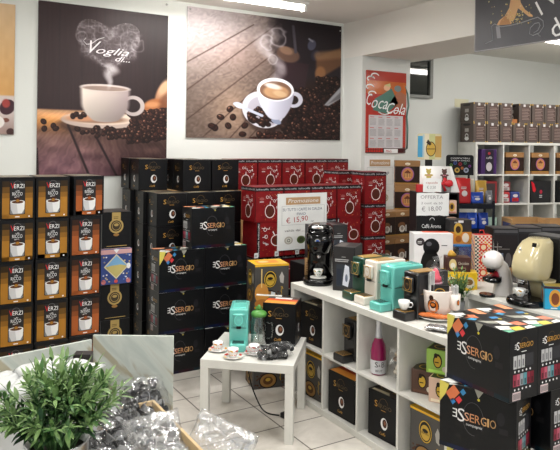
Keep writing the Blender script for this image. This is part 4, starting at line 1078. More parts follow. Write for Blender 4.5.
def film_mat(nm='clear_film', lo=.06, hi=.42):
    if nm in MATS: return MATS[nm]
    m = bpy.data.materials.new(nm); m.use_nodes = True; nt = m.node_tree; nt.nodes.clear()
    o = nt.nodes.new('ShaderNodeOutputMaterial'); g = nt.nodes.new('ShaderNodeBsdfPrincipled'); t = nt.nodes.new('ShaderNodeBsdfTransparent'); mx = nt.nodes.new('ShaderNodeMixShader')
    g.inputs['Base Color'].default_value = (.80, .81, .82, 1); g.inputs['Roughness'].default_value = .10; g.inputs['Specular IOR Level'].default_value = 1.0; g.inputs['Metallic'].default_value = .55
    tc = nt.nodes.new('ShaderNodeTexCoord'); nz = nt.nodes.new('ShaderNodeTexNoise'); nz.inputs['Scale'].default_value = 13; nz.inputs['Detail'].default_value = 3; nz.inputs['Distortion'].default_value = 1.5
    mr = nt.nodes.new('ShaderNodeMapRange'); mr.inputs[1].default_value = .48; mr.inputs[2].default_value = .66; mr.inputs[3].default_value = lo; mr.inputs[4].default_value = hi
    bp = nt.nodes.new('ShaderNodeBump'); bp.inputs['Strength'].default_value = .5; bp.inputs['Distance'].default_value = .02
    nt.links.new(tc.outputs['Object'], nz.inputs['Vector']); nt.links.new(nz.outputs['Fac'], mr.inputs[0]); nt.links.new(mr.outputs[0], mx.inputs[0])
    nt.links.new(nz.outputs['Fac'], bp.inputs['Height']); nt.links.new(bp.outputs['Normal'], g.inputs['Normal'])
    nt.links.new(t.outputs[0], mx.inputs[1]); nt.links.new(g.outputs[0], mx.inputs[2]); nt.links.new(mx.outputs[0], o.inputs[0])
    MATS[nm] = m; return m
def pod_bag(w, d, h, seed, cols, name='pod_bag', npod=26, ps=None, film=None):
    ps = ps or min(1, h / .055 * .8)
    r = empty(name); p = pillow(w, d, h, film or film_mat(), seed).build('film', r)
    rr = random.Random(seed); m = MB()
    for i in range(npod):
        a = rr.uniform(-.36, .36) * w; b_ = rr.uniform(-.34, .34) * d; c = rr.choice(cols)
        mm = mat('pod_%d_%d_%d' % c, c, .35); M = Matrix.Translation((a, b_, h * rr.uniform(.35, .6))) @ Matrix.Rotation(rr.uniform(0, 3), 4, 'X') @ Matrix.Rotation(rr.uniform(0, 3), 4, 'Y') @ Matrix.Scale(ps, 4)
        m.loft([(-.012, 0, 0, .011, .011), (.01, 0, 0, .018, .018), (.012, 0, 0, .022, .022), (.014, 0, 0, .022, .022)], mm, 12, M=M)
    q = m.build('coffee_pods', r); q['kind'] = 'stuff'
    return r
BL = (10, 10, 12); SV = (150, 152, 154); WB = (214, 214, 214)
foilb = mat('black_foil', (34, 34, 36), .22, .5)
def foil_pack(w, d, h, seed, stripes=True, m_=None):
    m = pillow(w, d, h, m_ or foilb, seed, 16, .6); 
    r = empty('coffee_pack')
    o = m.build('foil', r)
    if stripes:
        s2 = MB(); rr = random.Random(seed)
        for i in range(9):
            a = rr.uniform(-.36, .36) * w; b_ = rr.uniform(-.3, .3) * d
            s2.loft([(h * 1.0, a, b_, .017, .012), (h * 1.05 + .001, a, b_, .012, .007)], mat('pale_foil_%d' % (i % 2), (190, 192, 194) if i % 2 else (28, 28, 30), .3, .3), 10)
        s2.build('pack_print', r)
    return r
for i, (px, py, z, lb, rot) in enumerate(((272, 358, .45, 'lower of two clear packs of black pods on the small table', -14), (276, 352, .478, 'upper of two clear packs of black pods on the small table', 6))):
    X, Y = onz(px, py, z); o = pod_bag(.235, .125, .036, 3 + i, [BL, BL, BL, BL, (30, 30, 33), SV], 'pod_bag', 48, .8, film_mat('shiny_film', .05, .40)); put(o, X, Y, z + .004, rot, lb, 'pod bag', 'pod bags on the table')

# cartons on the floor behind the small table
X, Y = onz(249, 401, 0)
for k in range(3):
    o = get('cb%d' % (k == 2), cup_box, 1 if k == 2 else 0); putc(o, 2.13, 3.86, k * .2885, -12, .25, .2, ['dark cup-print coffee carton on the floor behind the small table', 'dark cup-print coffee carton, middle of the stack behind the small table', 'coffee carton with yellow lid and cookie print behind the small table'][k], 'coffee carton', 'dark cup-print coffee cartons')

# cable and power strip under the table
m = MB(); p = [(238, 366, .35), (236, 375, .25), (241, 383, .10), (248, 391, .03), (256, 397, .012), (262, 399, .012)]
pts = []
for px, py, z in p: x, y = onz(px, py, z) if z < .2 else atd(px, py, 4.0)[:2]; pts.append((x, y, z if z < .2 else atd(px, py, 4.0)[2]))
pts = [(tt(.2, .42)[0], tt(.2, .42)[1], .37), (tt(.22, .44)[0], tt(.22, .44)[1], .30), (tt(.25, .40)[0], tt(.25, .40)[1], .26), (tt(.2, .40)[0], tt(.2, .40)[1], .31), (tt(.21, .42)[0], tt(.21, .42)[1], .18), (tt(.27, .42)[0], tt(.27, .42)[1], .04), (tt(.33, .38)[0], tt(.33, .38)[1], .008), (tt(.42, .36)[0], tt(.42, .36)[1], .008)]
sm = []
for i in range(len(pts) - 1):
    a, b_, c_, d_ = [Vector(pts[max(0, min(len(pts) - 1, i + k))]) for k in (-1, 0, 1, 2)]
    for t in [k_ / 6 for k_ in range(6)]: sm.append(.5 * ((2 * b_) + (c_ - a) * t + (2 * a - 5 * b_ + 4 * c_ - d_) * t * t + (3 * b_ - a - 3 * c_ + d_) * t ** 3))
m.tube(sm, .0045, BLACKM, 7); tag(m.build('power_cable'), 'black cable looping down under the small white table', 'cable')
m = MB(); m.box(-.03, .03, -.02, .02, 0, .032, BLACKM, .006); put(m.build('plug_adapter'), *tt(.45, .36), 0, 10, 'black plug on the floor under the small table', 'plug')
# ================================================================== ON THE CUBE SHELF
# big black machine with a cup on its base
r = empty('coffee_machine')
m = MB(); m.loft([(0, 0, -.03, .10, .13, 2.4), (.006, 0, -.03, .105, .135, 2.4), (.03, 0, -.03, .105, .135, 2.4), (.036, 0, -.03, .098, .128, 2.4)], BLACKG, 36); m.build('base', r)
m = MB(); m.loft([(.03, 0, .045, .085, .065, 3), (.15, 0, .04, .088, .072, 3), (.25, 0, .04, .092, .078, 3), (.33, 0, .04, .092, .09, 2.8), (.375, 0, .03, .085, .095, 2.6), (.395, 0, .03, .06, .07, 2.4)], BLACKG, 36); m.build('body', r)
m = MB(); m.loft([(.19, 0, -.03, .04, .04), (.21, 0, -.035, .07, .07), (.28, 0, -.03, .09, .09, 2.5), (.33, 0, -.02, .09, .09, 2.5), (.36, 0, -.01, .06, .06, 2.2)], BLACKG, 32); m.build('brew_head', r)
m = MB(); m.tube([(-.07, -.04, .34), (-.06, -.1, .375), (.0, -.125, .385), (.06, -.1, .375), (.07, -.04, .34)], .010, BLACKG, 10); m.tube([(-.035, -.118, .383), (.0, -.128, .388), (.035, -.118, .383)], .0115, CHROME, 10)
m.build('lever', r); MB().cyl(0, -.04, .17, .205, .016, CHROME, n=18).build('spout', r)
m = MB(); f = Face((-.04, -.116, .26), (1, 0, 0), (0, 0, 1)); m.disc(f, .04, .03, .02, .02, CHROME, 1); m.disc(f, .04, .03, .013, .013, pmat((60, 90, 160)), 2); m.build('dial', r)
m = MB(); m.loft([(.036, 0, -.06, .052, .052), (.042, 0, -.06, .056, .056), (.046, 0, -.06, .054, .054)], mat('cup_rest', (196, 196, 190), .3), 28); m.build('cup_rest', r)
X, Y = onz(324.5, 283.5, .765); X, Y = X - .03, Y + .04
put(r, X + .035, Y + .03, .765, -42, 'tall glossy black coffee machine at the far end of the cube shelf', 'coffee machine')
o = espresso_cup(False, [(214, 170, 60), (90, 140, 90)], 1); c_ = Matrix.Rotation(math.radians(-42), 3, 'Z') @ Vector((0, -.06, 0)); put(o, X + .035 + c_.x, Y + .03 + c_.y, .8115, 60, 'small painted cup under the spout of the tall black machine', 'espresso cup')
# kraft tag left of it
X, Y = onz(309, 283, .765)
def kraft_tag(h=.1, w=.05):
    m = MB(); m.prof([(-.004, 0), (.004, 0), (.004, h), (-.004, h)], -w / 2, w / 2, KRAFT); f = Face((-w / 2, -.004, 0), (1, 0, 0), (0, 0, 1)); m.lines(f, .01, w - .01, .02, h - .02, 5, pmat((110, 84, 56)), 1); m.tube([(0, 0, h), (.012, 0, h + .03), (.0, 0, h + .05), (-.008, 0, h + .02), (0, 0, h)], .002, pmat((60, 50, 40)), 6); return m.build('kraft_tag')
x_, y_, z_ = atd(308.5, 275, 4.45); put(kraft_tag(.12, .055), x_, y_, z_ - .0, -20, 'kraft paper tag hanging beside the far end of the cube shelf', 'tag')

# cartons with the machine picture
def picture_carton():
    P = [('rect', 'f', .16, .9, .1, .6, (52, 58, 66), 1), ('poly', 'f', [(.45, .14), (.7, .1), (.78, .3), (.74, .56), (.56, .6), (.5, .4)], (220, 224, 236), 2), ('rect', 'f', .18, .4, .12, .5, (40, 48, 62), 2), ('disc', 'f', .63, .3, .06, .09, (110, 120, 140), 3),
         ('lines', 'f', .1, .9, .66, .74, (176, 176, 178), 2, 2), ('lines', 'f', .4, .65, .76, .8, (140, 140, 140), 2, 1), ('rect', 't', .1, .5, .1, .8, (90, 88, 86), 1)]
    return small_box('machine_carton', .145, .2, .285, (30, 28, 30), P)
def pc(X, Y, z, rot, lab): return putc(get('pc', picture_carton), X, Y, z, rot, .145, .2, lab, 'carton', 'dark machine-picture cartons')
X, Y = onz(331.5, 290, .765); pc(X + .005, Y - .005, .765, -52, 'dark carton with a machine picture left of the green machine')
x_, y_, _ = atd(340, 260, 4.5)
# two more cartons stand behind on their own stack
for i, (X_, Y_, lb) in enumerate(((2.70, 3.97, 'dark carton directly behind the machine-picture carton'), (2.86, 3.99, 'dark carton behind the green machine, farthest of the three'))):
    pc(X_, Y_, .802, -12, lb)
bb = MB(); bb.box(2.64, 3.14, 3.87, 4.22, 0, .80, mat('dark_cabinet', (20, 19, 20), .5, spec=.2), .004); tag(bb.build('stand'), 'dark stand carrying two dark cartons behind the cube shelf', 'stand')

# white cup on the black machine's tray
X, Y = onz(417.5, 320.5, .765)
o = espresso_cup(False, None, 1); put(o, X - .045, Y + .058, .765 + .0525, -60, 'white espresso cup on the tray of the black slim machine', 'espresso cup'); o.scale = (.98, .98, .98)
f = Face((0, 0, 0), (1, 0, 0), (0, 0, 1))
# the big mug
X, Y = onz(437, 318, .765); GX, GY = X, Y
r = empty('saucer_plate')
MB().loft([(0, 0, 0, .06, .06), (.004, 0, 0, .085, .085), (.018, 0, 0, .118, .118), (.020, 0, 0, .118, .118), (.008, 0, 0, .075, .075)], CERAM, 40).build('plate', r)
put(r, X, Y, .765, 0, 'wide white saucer under the giant cup', 'saucer')
r = empty('giant_cup'); mz = .0085
PK = mat('cream_ceramic', (236, 224, 216), .2)
MB().loft([(mz, 0, 0, .055, .055), (mz + .012, 0, 0, .062, .062), (mz + .05, 0, 0, .08, .08), (mz + .15, 0, 0, .092, .092), (mz + .155, 0, 0, .090, .090), (mz + .15, 0, 0, .087, .087), (mz + .05, 0, 0, .07, .07), (mz + .02, 0, 0, .03, .03)], PK, 40).build('cup_body', r)
def on_cup(phi, z): R_ = .062 + (.080 - .062) * (z - .012) / .038 if z < .05 else .080 + .012 * (z - .05) / .1; return R_
def logo(rad, phi, zc, ra, rb_, col, k, m, n=22):
    v = []
    for i in range(n):
        a = 2 * PI * i / n; z = zc + rb_ * math.sin(a); R_ = on_cup(0, z) + .0006 * k; p_ = phi + ra * math.cos(a) / R_; v.append((R_ * math.cos(p_), R_ * math.sin(p_), mz + z))
    m.poly(v, col)
m = MB(); ph = math.radians(-150); og = pmat((206, 112, 34)); bk = pmat((60, 34, 22))
logo(0, ph, .075, .032, .04, bk, 1.5, m); logo(0, ph, .075, .027, .035, og, 2.5, m); logo(0, ph, .08, .017, .018, bk, 3.5, m); logo(0, ph, .082, .011, .009, og, 4.5, m); logo(0, ph - .1, .118, .012, .016, bk, 2.5, m)
m.build('printed_logo', r)
# side pocket for sugar
c = MB(); a = math.radians(-72); px_, py_ = .103 * math.cos(a), .103 * math.sin(a)
c.loft([(mz + .055, px_, py_, .02, .02), (mz + .06, px_, py_, .027, .027), (mz + .14, px_, py_, .03, .03), (mz + .14, px_, py_, .027, .027), (mz + .07, px_, py_, .022, .022)], PK, 20); c.build('side_pocket', r)
c = MB(); f2 = Face((px_ + .03 * math.cos(math.radians(-105)), py_ + .031 * math.sin(math.radians(-105)), mz + .07), (1, 0, 0), (0, 0, 1)); c.disc(f2, 0, .03, .010, .015, bk, 2); c.disc(f2, 0, .03, .007, .011, og, 3); c.build('pocket_logo', r)
put(r, X, Y, .765, 0, 'giant white display cup with an orange bean badge', 'cup')
def stick_bundle(cx, cy, z0, h, n, rad, lab, seed, grp):
    rr = random.Random(seed); m = MB()
    for i in range(n):
        a = 2 * PI * i / n; q = rad * (.5 + .5 * (i % 2)); m.tube([(q * math.cos(a), q * math.sin(a), 0), (q * 1.2 * math.cos(a) + rr.uniform(-.003, .003), q * 1.2 * math.sin(a), h * rr.uniform(.9, 1.05))], .0052, PAPER, 7)
    return put(m.build('sugar_sachets'), cx, cy, z0, 0, lab, 'sugar sachets', grp)
stick_bundle(X + px_, Y + py_, .765 + mz + .0705, .115, 9, .014, 'white sugar sticks in the side pocket of the giant cup', 1, 'sugar sticks')
stick_bundle(X - .045, Y - .0, .765 + mz + .075, .17, 9, .013, 'white sugar sticks at the left inside the giant cup', 2, 'sugar sticks')
m = small_box('pod_carton', .1, .05, .08, (26, 24, 24), [('ring', 'f', .5, .5, .3, .3, (190, 150, 70), 2), ('text', 'f', 'caffè', .25, .4, .2, (190, 150, 70), 3, .5)])
put(m, X - .004, Y - .016, .765 + mz + .10, -35, 'small black carton inside the giant cup', 'carton')
r = empty('candy_bag')
MB().loft([(0, 0, 0, .02, .02), (.02, 0, 0, .034, .03), (.08, 0, 0, .036, .03), (.12, 0, 0, .02, .016), (.135, .0, 0, .008, .008), (.16, .01, 0, .028, .008)], film_mat(), 18).build('film', r)
MB().loft([(.006, 0, 0, .018, .018), (.05, 0, 0, .029, .026), (.055, 0, 0, .028, .025)], mat('pale_pink', (214, 160, 176), .5), 18).build('pink_cup', r)
MB().loft([(.056, 0, 0, .026, .024), (.075, 0, 0, .024, .022), (.08, .0, 0, .018, .016), (.1, 0, 0, .014, .012), (.112, 0, 0, .004, .004)], mat('coral_sugar', (222, 74, 96), .5), 18).build('coral_sweet', r)
put(r, X + .005, Y + .02, .765 + mz + .115, 0, 'pink and coral sweets in a clear bag inside the giant cup', 'sweets'); r.scale = (1.35, 1.35, 1.3)
WR = mat('orange_wrapper', (206, 112, 52), .3, .2)
for i, (a, q, rot) in enumerate(((-165, .093, 60), (-128, .096, -10), (-92, .093, 5))):
    a = math.radians(a); m = pillow(.1, .034, .022, WR, 20 + i, 10, .5)
    o = put(m.build('wrapped_biscuit'), X + q * math.cos(a), Y + q * math.sin(a), .785, math.degrees(a) + 90 + (25, -20, 15)[i], 'orange wrapped biscuit on the saucer, %s' % ['leftmost of three', 'middle of three', 'rightmost of three'][i], 'biscuit', 'orange wrapped biscuits')
X, Y = onz(438, 331, .765); o = foil_pack(.12, .075, .022, 31, False, mat('silver_foil', (176, 176, 178), .2, .8)); put(o, X, Y, .765, -60, 'small silver foil pack on the cube shelf before the giant cup', 'coffee pack')

# ------------------------------------------------------------------ inside the cube shelf
def cl(i, v, X=KX + .03): return (X, cell(i) - v)   # v from the cell's far edge
def putf(o, i, v0, dx, z, rot, w, d, lab, cat, grp=None): return putc(o, KX + dx, cell(i) - v0, z, -90 + rot, w, d, lab, cat, grp)
putf(get('sb', s_box), 0, .045, .03, .391, 4, .25, .22, SB + ' in the upper far cell of the cube shelf', 'coffee box', 'black cup-print coffee boxes')
o = get('cb0', cup_box, 0); putf(o, 0, .04, .04, .0385, 3, .25, .2, 'dark cup-print coffee carton in the lower far cell of the cube shelf', 'coffee carton', 'dark cup-print coffee cartons')
o = get('sb1', s_box, True); putf(o, 1, .028, .025, .0385, 3, .25, .22, SB + ' in the lower second cell of the cube shelf', 'coffee box', 'black cup-print coffee boxes')
putf(get('sb', s_box), 2, .04, .05, .0385, 5, .25, .22, SB + ' in the lower third cell of the cube shelf', 'coffee box', 'black cup-print coffee boxes')
o = get('cb0', cup_box, 0); putf(o, 3, .04, .05, .0385, 2, .25, .2, 'dark cup-print coffee carton in the lower near cell of the cube shelf', 'coffee carton', 'dark cup-print coffee cartons')
m = MB(); m.box(-.05, .05, -.06, .06, 0, .16, BLACKCARD, .004); put(m.build('capsule_holder'), KX + .17, cell(1) - .285, .391, -90, 'small black holder right of the machine inside the second upper cell', 'holder')
# magenta bottle
r = empty('wine_bottle'); MG = mat('magenta_glass', (140, 12, 76), .15, coat=.3); SVF = mat('silver_neck_foil', (206, 208, 214), .25, .5)
m = MB(); m.loft([(0, 0, 0, .04, .04), (.004, 0, 0, .0445, .0445), (.13, 0, 0, .0455, .0455), (.17, 0, 0, .038, .038), (.205, 0, 0, .022, .022), (.215, 0, 0, .019, .019)], MG, 28); m.build('bottle', r)
m = MB(); m.loft([(.206, 0, 0, .0225, .0225), (.225, 0, 0, .0175, .0175), (.285, 0, 0, .0155, .0155), (.29, 0, 0, .018, .018), (.312, 0, 0, .017, .017), (.318, 0, 0, .01, .01)], SVF, 24); m.build('neck_foil', r)
m = MB(); m.loft([(.008, 0, 0, .0458, .0458), (.085, 0, 0, .0463, .0463)], mat('pale_label', (206, 206, 210), .4), 28, cap=False)
f = Face((-.0475, -.045, 0), (1, 0, 0), (0, 0, 1))
# lettering wrapped around the glass
vs = []
for t_, a0, z0_, hh, ww in (('S', -118, .048, .03, .02), ('B', -70, .048, .03, .02), ('&', -91, .052, .014, .011), ('BRUT', -112, .022, .012, .04)):
    tv, tf, x0_, x1_, _, _ = text_geo(t_, 0); nv = []; i_ = m.mi(INKK)
    for x, y in tv:
        a = math.radians(a0) + (x - x0_) * ww / (x1_ - x0_) / .047; nv.append(m.bm.verts.new((.047 * math.cos(a), .047 * math.sin(a), z0_ + y * hh / .7)))
    for q in tf: m._f([nv[k] for k in q], i_)
m.build('label', r)
put(r, KX + .085, cell(2) - .085, .391, -38, 'magenta sparkling wine bottle with silver neck inside the third upper cell', 'bottle')
# bag of shells
r = empty('shell_bag'); p = pillow(.17, .13, .1, film_mat(), 77, 16, .5); p.xf(Matrix.Rotation(PI / 2 - .2, 4, 'X') @ Matrix.Rotation(PI / 2, 4, 'Z')); p.xf(Matrix.Translation((0, 0, .084))); p.build('film', r)
m = MB(); rr = random.Random(9)
for i in range(22): m.sph(rr.uniform(-.035, .035), rr.uniform(-.06, 0), rr.uniform(.03, .14), .02, .017, .016, mat('shell_%d' % (i % 3), [(176, 156, 126), (206, 198, 184), (120, 96, 74)][i % 3], .5), 10, 6)
q = m.build('pod_filling', r); q['kind'] = 'stuff'
put(r, KX + .17, cell(2) - .205, .396, -60, 'clear bag of pale pods beside the magenta bottle', 'bag')
m = MB(); m.box(-.012, .012, -.08, .08, 0, .19, BLACKCARD, .002, 1); put(m.build('dark_folder'), KX + .11, cell(2) - .315, .391, -90, 'narrow black packet leaning at the right wall of the bottle cell', 'packet')
def pod_small(key, body, badge):
    def f_():
        P = []
        for s_ in 'frl': P += [('disc', s_, .5, .54, .2, .3, (40, 30, 20), 1), ('disc', s_, .5, .52, .15, .23, badge, 2), ('disc', s_, .42, .76, .08, .1, (40, 30, 20), 3), ('lines', s_, .38, .62, .46, .56, (50, 36, 20), 3, 1), ('rect', s_, .1, .9, .04, .16, tuple(min(255, int(c * 1.15) + 16) for c in body), 1), ('disc', s_, .82, .24, .12, .12, (216, 206, 190), 2)]
        P += [('rect', 't', .06, .94, .06, .94, (46, 44, 30), 1), ('ring', 't', .5, .5, .3, .3, badge, 2)]
        return small_box('pod_box', .12, .12, .125, body, P)
    return get(key, f_)
PB = 'gold-badged small pod box, '
putc(pod_small('pg', (150, 190, 84), (206, 170, 60)), KX + .09, cell(3) - .115, .5165, -62, .12, .12, 'bright green ' + PB + 'on top of two others in the near upper cell', 'pod box', 'small pod boxes')
putc(pod_small('pb', (78, 52, 40), (206, 170, 60)), KX + .06, cell(3) - .035, .391, -62, .12, .12, 'brown ' + PB + 'lower left in the near upper cell', 'pod box', 'small pod boxes')
putc(pod_small('pp', (224, 190, 168), (206, 170, 60)), KX + .05, cell(3) - .175, .391, -62, .12, .12, 'pale pink ' + PB + 'lower right in the near upper cell', 'pod box', 'small pod boxes')
putc(pod_small('pg', 0, 0), KX + .20, cell(3) - .10, .391, -62, .12, .12, 'green ' + PB + 'hidden behind the lower pair', 'pod box', 'small pod boxes')

# ------------------------------------------------------------------ white table items
tz = .75
P = [('rect', 'f', .02, .98, .02, .98, (226, 224, 226), 1), ('disc', 'f', .16, .84, .11, .08, (60, 52, 54), 2), ('lines', 'f', .09, .23, .81, .87, (200, 200, 200), 3, 2),
     ('disc', 'f', .42, .35, .25, .36, (18, 18, 20), 3), ('disc', 'f', .44, .74, .21, .17, (22, 22, 24), 4), ('disc', 'f', .38, .80, .07, .045, (90, 90, 96), 5), ('disc', 'f', .43, .28, .13, .2, (48, 48, 52), 4), ('disc', 'f', .42, .64, .15, .05, (8, 8, 9), 5), ('rect', 'f', .2, .66, .0, .08, (18, 18, 20), 5),
     ('lines', 'f', .7, .9, .76, .8, (110, 110, 116), 3, 1), ('rect', 'r', 0, 1, .55, 1, (206, 60, 44), 1), ('rect', 'r', 0, 1, 0, .55, (226, 226, 228), 1), ('rect', 't', 0, 1, 0, .6, (226, 226, 226), 1), ('rect', 't', .3, 1, .5, 1, (214, 84, 56), 2)]
o = small_box('machine_carton', .275, .135, .345, (222, 222, 222), P)
x_, y_, _ = atd(413.5, 280, 4.42); putc(o, x_, y_, tz, -29, .275, .135, 'white carton with a round-headed black coffee machine picture and red top', 'carton')
P = [('rect', 'f', .05, .95, .06, .94, (232, 190, 36), 1), ('disc', 'f', .3, .42, .13, .34, (240, 226, 190), 2), ('disc', 'f', .3, .42, .09, .22, (150, 100, 60), 3), ('disc', 'f', .78, .46, .14, .3, (206, 200, 186), 2), ('disc', 'f', .78, .5, .1, .16, (120, 90, 50), 3), ('lines', 'f', .45, .62, .5, .7, (140, 80, 30), 2, 2), ('disc', 'r', .5, .5, .14, .2, (170, 110, 50), 1), ('disc', 'l', .5, .5, .3, .3, (140, 90, 50), 1)]
o = small_box('pod_box', .24, .12, .125, (236, 196, 44), P); x_, y_, _ = atd(440, 284, 4.22); putc(o, x_, y_, tz, -40, .24, .12, 'yellow pod box on the white table behind the giant cup', 'pod box'); YX, YY = o.location.x, o.location.y
P = [('disc', 'f', .28, .5, .15, .38, (214, 190, 130), 1), ('disc', 'f', .28, .42, .1, .2, (226, 220, 206), 2), ('text', 'f', 'Cioccolato', .5, .5, .2, (206, 196, 180), 2, .42), ('lines', 'f', .5, .9, .25, .35, (170, 130, 110), 2, 1), ('rect', 't', .1, .9, .1, .9, (60, 36, 30), 1)]
o = small_box('pod_box', .16, .1, .095, (70, 38, 32), P); putc(o, YX - .09, YY + .015, tz + .126, -36, .15, .08, 'dark brown chocolate pod box on top of the yellow box', 'pod box')
m = MB(); m.loft([(0, 0, 0, .03, .022), (.012, 0, 0, .034, .024), (.03, -.006, 0, .018, .016), (.04, -.008, 0, .006, .006)], mat('mustard_plastic', (196, 150, 50), .4), 16); put(m.build('bean_scoop'), YX - .035, YY + .02, tz + .2215, 0, 'small mustard yellow scoop on the brown box', 'scoop')
# clear bin with blue lid
r = empty('clear_bin'); x_, y_, _ = atd(457.5, 262, 4.70)
m = MB(); cf = mat('clear_plastic', (230, 236, 240), .08, trans=.95)
for a in ((-.118, .118, -.075, -.071), (-.118, .118, .061, .065), (-.118, -.114, -.071, .061), (.114, .118, -.071, .061)): m.box(*a, 0, .228, cf)
m.build('bin_wall', r); MB().box(-.13, .13, -.085, .075, .228, .243, mat('blue_lid', (40, 120, 190), .35), .004).build('lid', r)
bn = MB().box(-.1, .1, -.065, .055, .001, .13, mat('amber_packs', (206, 126, 40), .4, var=.5, vscale=14), .01).build('packs', r); bn['kind'] = 'stuff'
put(r, x_, y_, tz, -30, 'clear plastic bin with a bright blue lid on the white table', 'bin')
P = [('rect', 'f', 0, 1, 0, .5, (200, 130, 50), 1), ('disc', 'f', .38, .62, .2, .26, (196, 160, 70), 2), ('disc', 'f', .38, .6, .12, .15, (60, 40, 26), 3), ('disc', 'f', .72, .26, .16, .2, (226, 214, 196), 2), ('disc', 'f', .4, .2, .14, .14, (150, 90, 40), 2), ('rect', 'f', .38, .62, .88, .98, (226, 226, 226), 2), ('rect', 'f', .2, .34, .86, .92, (170, 170, 170), 2)]
o = small_box('pod_box', .16, .12, .175, (36, 34, 34), P); put(o, x_ + .015, y_ + .01, tz + .2435, -30, 'black and orange pod box standing on the blue lid', 'pod box')
# patterned tall box
def tiles_box():
    w, d, h = .12, .08, .33; m = MB(); m.box(-w / 2, w / 2, -d / 2, d / 2, 0, h, mat('tile_card', (226, 214, 196), .4), .002, 1)
    f, rr_, l, t = faces(w, d, h); cs = [(196, 50, 40), (40, 50, 60), (222, 160, 50), (60, 120, 120)]
    for s_, W in ((f, w), (l, d), (rr_, d)):
        nx = int(W / .0125)
        for j in range(25):
            for i in range(nx):
                if (i + j) % 2 == 0:
                    inside = s_ is f and 3 < i < nx - 1 and 3 < j < 22
                    c = cs[(i * 7 + j * 3) % 4] if inside else cs[(j + i) % 3 if s_ is not f else (1 if i < 2 else 0)]
                    m.rect(s_, i * W / nx, (i + 1) * W / nx, .005 + j * .0128, .005 + (j + 1) * .0128, pmat(c), 1)
        if s_ is f:
            for v in (.22, .13, .04): m.rect(f, .035, .085, v, v + .05, pmat((200, 60, 44)), 2); m.disc(f, .06, v + .025, .018, .018, pmat((226, 206, 170)), 3)
    m.rect(t, 0, w, 0, d, pmat((200, 60, 50)), 1)
    m.tube([(-.02, 0, h), (-.012, 0, h + .03), (.012, 0, h + .03), (.02, 0, h)], .004, pmat((190, 40, 36)), 6)
    return m.build('patterned_box')
x_, y_, _ = atd(474.5, 285, 4.5); putc(tiles_box(), x_, y_, tz, -30, .12, .08, 'tall checkered tile-pattern box with a red handle', 'box')
# black stand with handwritten signs
x_, y_, _ = atd(416.5, 230, 4.86); r = empty('display_stand'); rot = -28
bmm = MB(); bmm.box(0, .33, 0, .22, 0, .03, BLACKM, .002); bmm.box(0, .33, .2, .22, .03, .6, BLACKM, .002); bmm.box(0, .235, .0, .2, .03, .6, BLACKM, .003)
bmm.box(.32, .33, 0, .2, .03, .6, BLACKM, .001); [bmm.box(.235, .32, .01, .2, z, z + .01, BLACKM) for z in (.16, .3, .43, .59)]
f = Face((0, 0, 0), (1, 0, 0), (0, 0, 1)); q = bmm; q.text(f, 'Caffè Aroma', .04, .33, .03, WHI, 1, w=.15); q.ring(f, .12, .39, .02, .02, .004, WHI, 1, a0=0, a1=PI); q.lines(f, .03, .2, .08, .25, 5, pmat((120, 110, 90)), 1); bmm.build('frame', r)
put(r, x_, y_, tz, rot, 'black display stand carrying handwritten price cards', 'display stand')
DC = lambda u, v: (x_ + math.cos(math.radians(rot)) * u - math.sin(math.radians(rot)) * v, y_ + math.sin(math.radians(rot)) * u + math.cos(math.radians(rot)) * v)
sx0, sy0 = x_, y_
def card(w, h, seed, big):
    m = MB(); rr = random.Random(seed); n = 7; top = [(w * i / n, h + rr.uniform(-.006, .004)) for i in range(n + 1)]; bot = [(w * i / n, rr.uniform(-.004, .004)) for i in range(n, -1, -1)]
    pts = bot[::-1]; pts = [(0, 0)] + bot[::-1][1:-1] + [(w, 0)] + top[::-1]
    a = [m.bm.verts.new((u, -.002, v)) for u, v in pts]; b_ = [m.bm.verts.new((u, .002, v)) for u, v in pts]; i_ = m.mi(PAPER); m._f(a, i_); m._f(b_[::-1], i_)
    for k in range(len(pts)): m._f([a[k], b_[k], b_[(k + 1) % len(pts)], a[(k + 1) % len(pts)]], i_)
    f = Face((0, -.002, 0), (1, 0, 0), (0, 0, 1)); c = pmat((136, 132, 136))
    if big:
        m.text(f, 'OFFERTA', w * .12, h * .74, h * .15, c, 1, w=w * .7); m.text(f, '2 conf. da 50', w * .14, h * .5, h * .1, c, 1, w=w * .66); m.text(f, '€ 18,00', w * .16, h * .18, h * .2, c, 1, w=w * .62, ang=.06)
    else:
        m.text(f, 'capsule', w * .15, h * .62, h * .16, pmat((170, 90, 80)), 1, w=w * .65); m.text(f, '€ 3,50', w * .2, h * .25, h * .2, c, 1, w=w * .5); 
    return m.build('price_card')
c1 = DC(-.004, -.006); put(card(.25, .175, 3, True), c1[0], c1[1], tz + .425, rot, 'large handwritten price card on the front of the black stand', 'price card')
c2 = DC(.045, -.006); put(card(.14, .105, 5, False), c2[0], c2[1], tz + .605, rot, 'smaller torn-edged price card on top of the black stand', 'price card')
for j, z in enumerate((.17, .31, .44)):
    P = [('disc', 'f', .5, .5, .3, .34, (196, 150, 60), 1), ('disc', 'f', .5, .52, .16, .2, (60, 40, 30), 2), ('rect', 'f', .05, .95, .04, .14, (190, 120, 110), 1)]
    o = get('tinybox', small_box, 'pod_box', .075, .1, .1, (214, 180, 160), P); c3 = DC(.24, .015); putc(o, c3[0], c3[1], tz + z + .0005, rot, .075, .1, 'tiny pale pod box in the side slot of the black stand, %s' % ['lowest', 'middle', 'uppermost'][j], 'pod box', 'tiny pod boxes in the black stand')
